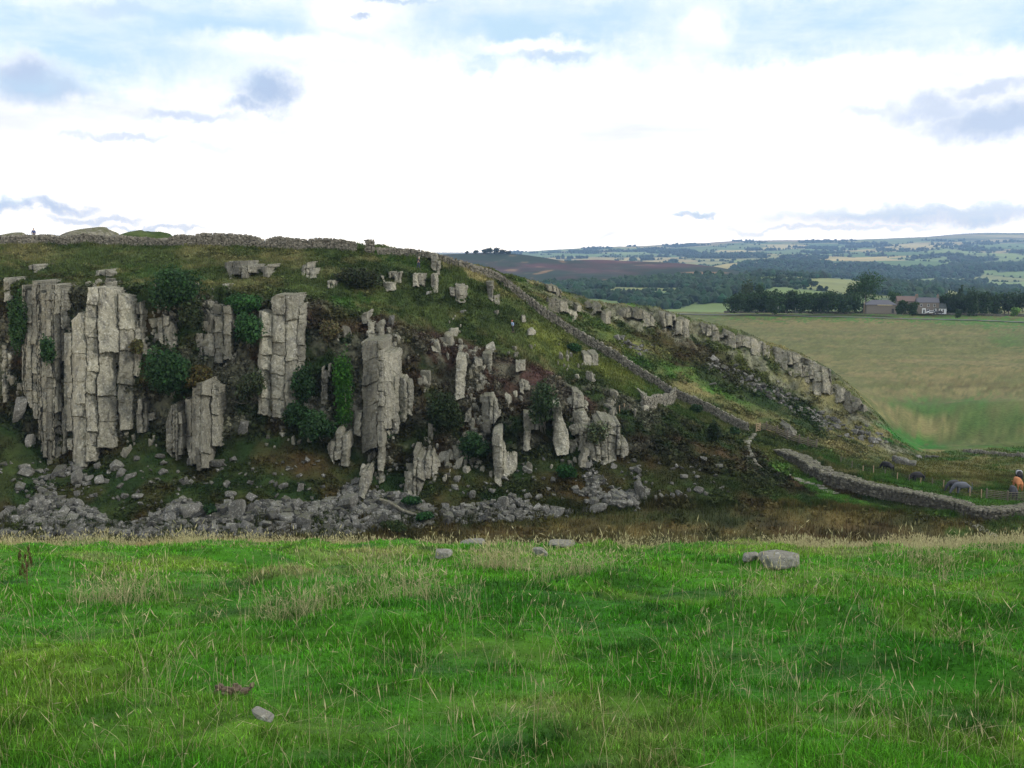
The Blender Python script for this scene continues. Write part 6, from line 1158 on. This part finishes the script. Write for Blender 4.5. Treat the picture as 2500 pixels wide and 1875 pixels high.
def cow(px, py, label, mat, rz, graze=True, size=1.0, patch=None, surf=None):
    p = (surf or ridge).hit(px, py); o = empty("cow", tuple(p), rz); o.scale = (size,) * 3; tag(o, label, "cow")
    hd = [(1.0, 0, .95), (1.25, 0, .6), (1.38, 0, .34), (1.5, 0, .12)] if graze else [(.95, 0, 1.25), (1.18, 0, 1.42), (1.36, 0, 1.42), (1.58, 0, 1.28)]
    V = [(-.75, 0, 1.08), (-.35, 0, 1.0), (.1, 0, .97), (.5, 0, 1.03), (.78, 0, 1.12)] + hd; n0 = len(V); Ed = [(i, i + 1) for i in range(n0 - 1)]; rd = [(.26, .3), (.34, .36), (.37, .4), (.34, .38), (.24, .3), (.16, .22), (.13, .17), (.12, .14), (.08, .08)]
    for sx, bx_ in ((1, .55), (-1, .5)):
        k = len(V); V += [(bx_, .2 * sx, .75), (bx_ + .02 * sx, .21 * sx, .42), (bx_ + .04 * sx, .21 * sx, .06)]; Ed += [(3, k), (k, k + 1), (k + 1, k + 2)]; rd += [.13, .075, .06]
    for sx in (1, -1):
        k = len(V); V += [(-.72, .2 * sx, .8), (-.82, .21 * sx, .5), (-.74, .21 * sx, .06)]; Ed += [(0, k), (k, k + 1), (k + 1, k + 2)]; rd += [.17, .08, .06]
    skin("body", V, Ed, rd, mat, o, 2, 2); mb = MB(); tube(mb, [(-1.0, 0, 1.25), (-1.1, .02, .9), (-1.1, .02, .5)], [.04, .03, .05], 5); mb.build("tail", mat, o)
    h = np.array(hd[1]); 
    for sx in (1, -1): mb = MB(); mb.add(CB3 * [.05, .12, .05] + (h + [-.02, .17 * sx, .12]), CBQ); mb.build("ear", mat, o, smooth=True)
    if patch: mb = MB(); mb.add(CB3 * [.34, .40, .34] + np.array([0, 0, 1.05]), CBQ); mb.build("belt_marking", patch, o, smooth=True)
    return o
CB_ = fm("black_hide", (.012, .012, .014)); CG = fm("blue_grey_hide", (.10, .11, .135)); CGD = fm("dark_grey_hide", (.035, .038, .045)); CO = fm("ginger_hide", (.42, .17, .06)); CW = fm("pale_hide", (.34, .35, .38))
cow(2167, 1152, "black cow seen end on by the dark jagged rocks, furthest left of the herd", CB_, R(115)); cow(2240, 1178, "black cow grazing head down to the left in the long grass", CB_, R(200), size=1.05); cow(2350, 1206, "large blue-grey cow grazing behind the wire fence", CG, R(185), size=1.12); cow(2330, 1199, "dark cow half hidden behind the large blue-grey one", CGD, R(200), size=1.05)
cow(2484, 1196, "ginger cow seen from behind near the right edge", CO, R(80), size=1.15); cow(2487, 1173, "black-and-white cow beyond the ginger one", CB_, R(75), size=1.0, patch=CW); cow(2473, 1217, "dark grey cow seen from behind beside the field gate", CGD, R(75), size=1.1)
# a sheep-like white stone is left as a stone; meadow stones ---------------------------------
class Mead:
    def hit(s, px, py):
        u_, sl = us(px, py); yy = np.linspace(2.6, 36, 1500); z = meadow_z(u_ * yy, yy); k = np.nonzero(z / yy >= sl)[0]; k = k[0] if len(k) else int(np.argmax(z / yy)); return np.array([u_ * yy[k], yy[k], z[k]])
MS = Mead()
def mstone(px, py, w_, h_, label, seed, rz=0.0, mat=M_BOULDER, sink=.3, roll=0.0, cuts=6, dep=.75):
    p = MS.hit(px, py); k_ = p[1] / F; W = w_ * k_ / 2; Hh = h_ * k_ / (2 * (1 - sink)); rr = np.random.default_rng(seed); mb = MB(); T, Q = cube_t(np.array([-1, -.8, -.45, 0, .45, .8, 1])); T = sup(T, 4.5)
    stones(mb, np.zeros((1, 3)), np.array([[W, W * dep, Hh]]), [rz], 0, roll, rr, (T, Q), jit=.18, cuts=cuts, cut=(.42, .72), rough=.018, tone=np.array([.5])); o = mb.build("boulder", mat); o.location = (p[0], p[1], p[2] + Hh * (1 - 2 * sink)); return tag(o, label, "boulder")
mstone(1900, 1370, 96, 26, "large rounded grey boulder with a cracked flank on the meadow's edge", 3, rz=.2); mstone(1836, 1366, 44, 18, "low mossy stone leaning on the left of the large rounded boulder", 4)
mstone(1078, 1358, 52, 18, "flat grey stone half sunk in the meadow, left of centre", 5); mstone(1318, 1356, 38, 20, "small grey stone in the meadow right of the tall pale stalks", 6); mstone(1155, 1318, 60, 14, "low pale stone at the brow of the meadow near the centre", 7); mstone(1372, 1331, 60, 14, "thin pale stone ledge at the brow, right of centre", 8)
mstone(641, 1755, 62, 19, "oblong pinkish-grey stone lying in the near grass", 9, rz=-.3, roll=.3, sink=.1, cuts=3, dep=.5)
# torn turf / dried dung clods
p = MS.hit(568, 1700); rr = np.random.default_rng(4); mb = MB(); n = 26; C = np.stack([rr.normal(0, .055, n), rr.normal(0, .035, n), rr.uniform(-.01, .03, n)], 1); stones(mb, C, rr.uniform(.008, .024, (n, 3)), rr.uniform(0, 6, n), 0, 0, rr, (CB3, CBQ), jit=.3, cuts=2, tone=np.full(n, .3)); o = mb.build("earth_clod", flat_mat("dry_earth", (.10, .075, .05), .95, 30, .3)); o.location = p + [0, 0, .03]; tag(o, "crumbled brown clods of earth in the near grass, up left of the oblong stone", "clods")
# dead dock plant at left
p = MS.hit(66, 1432); rt = empty("dead_dock", tuple(p)); rt.scale = (.68,) * 3; tag(rt, "dead rust-brown dock plant standing in the meadow near the left edge", "plant"); mb = MB(); tube(mb, [(0, 0, -.02), (.02, 0, .3), (.0, .01, .62)], [.009, .007, .003], 5)
ends = [(0.0, 0, .62)]
for i in range(9):
    z0 = .12 + .05 * i; a = rr.uniform(0, 6.28); e = (math.cos(a) * .1, math.sin(a) * .1, z0 + .2); tube(mb, [(0.01, 0, z0), (e[0] * .6, e[1] * .6, z0 + .08), e], [.005, .004, .002], 4); ends.append(e)
M_DOCK = flat_mat("dead_dock_brown", (.15, .07, .045), .9, 40, .3); mb.build("stem", M_DOCK, rt); lb = [(e[0], e[1], e[2] - .06, .028, .028, .1) for e in ends]; mb = MB(); v, q, c = leafcloud(lb, 2600, .008, lin(84, 60, 44), 5, .3); mb.add(v, q, None, c); mb.build("seed_heads", M_LEAF, rt)
# rocky humps behind the skyline wall
for px0, px1, top, d_, lb, mt, sd in ((120, 262, 556, 152, "rounded rocky hump showing above the skyline wall, nearest the blue walker", M_ROCKB, 1), (252, 402, 562, 153, "grass-topped hump above the skyline wall, right of the rocky one", None, 2), (-60, 62, 569, 152, "low rocky rise above the skyline wall at the left edge", M_ROCKB, 3)):
    n = 40; m = 16; uu = us((px0 + px1) / 2, top)[0]; W_ = (px1 - px0) / 2 * d_ / F; zt = us(0, top)[1] * d_; zb = us(0, 600)[1] * d_; th, ph_ = np.meshgrid(np.linspace(0, 2 * math.pi, n), np.linspace(0, math.pi / 2, m)); rr_ = np.cos(ph_); V = np.stack([uu * d_ + W_ * rr_ * np.cos(th), d_ + 3.5 + 3.0 * rr_ * np.sin(th), zb + (zt - zb) * np.sin(ph_) ** .8], -1); V = V + .9 * fbm(V * .35, 4, sd)[..., None] * [1, 1, .45] * np.sin(ph_ + .4)[..., None]
    cc = m3(OLIVE * .8, BRACK, .5 + fbm(V / 1.5, 3, sd)[..., None]) if mt is None else np.full(V.shape, .5); mb = MB(); mb.add(V, grid_quads(m, n), None, cc.reshape(-1, 3)); tag(mb.build("rock_hump", mt or M_TURF), lb, "rocks")

# ------------------------------------------------------------------ the air
HAZE = True
if HAZE:
    m, nt_, o_ = newmat("haze"); pv = nt_.nodes.new("ShaderNodeVolumePrincipled"); pv.inputs["Color"].default_value = (.40, .63, 1.0, 1); pv.inputs["Density"].default_value = 0.0001; pv.inputs["Anisotropy"].default_value = 0.1
    nt_.links.new(pv.outputs[0], o_.inputs["Volume"]); zl = float(min(Zf.min(), Zh.min(), Zg.min())) - 96; zt_ = float(Zf.max()) + 30; mb = MB(); mb.add(C8 * [12500, 11700 * .5 + 120, (zt_ - zl) / 2] + np.array([0, 11700 * .5 - 60, (zt_ + zl) / 2]), Q8); hz = mb.build("haze", m); tag(hz, kind="stuff")
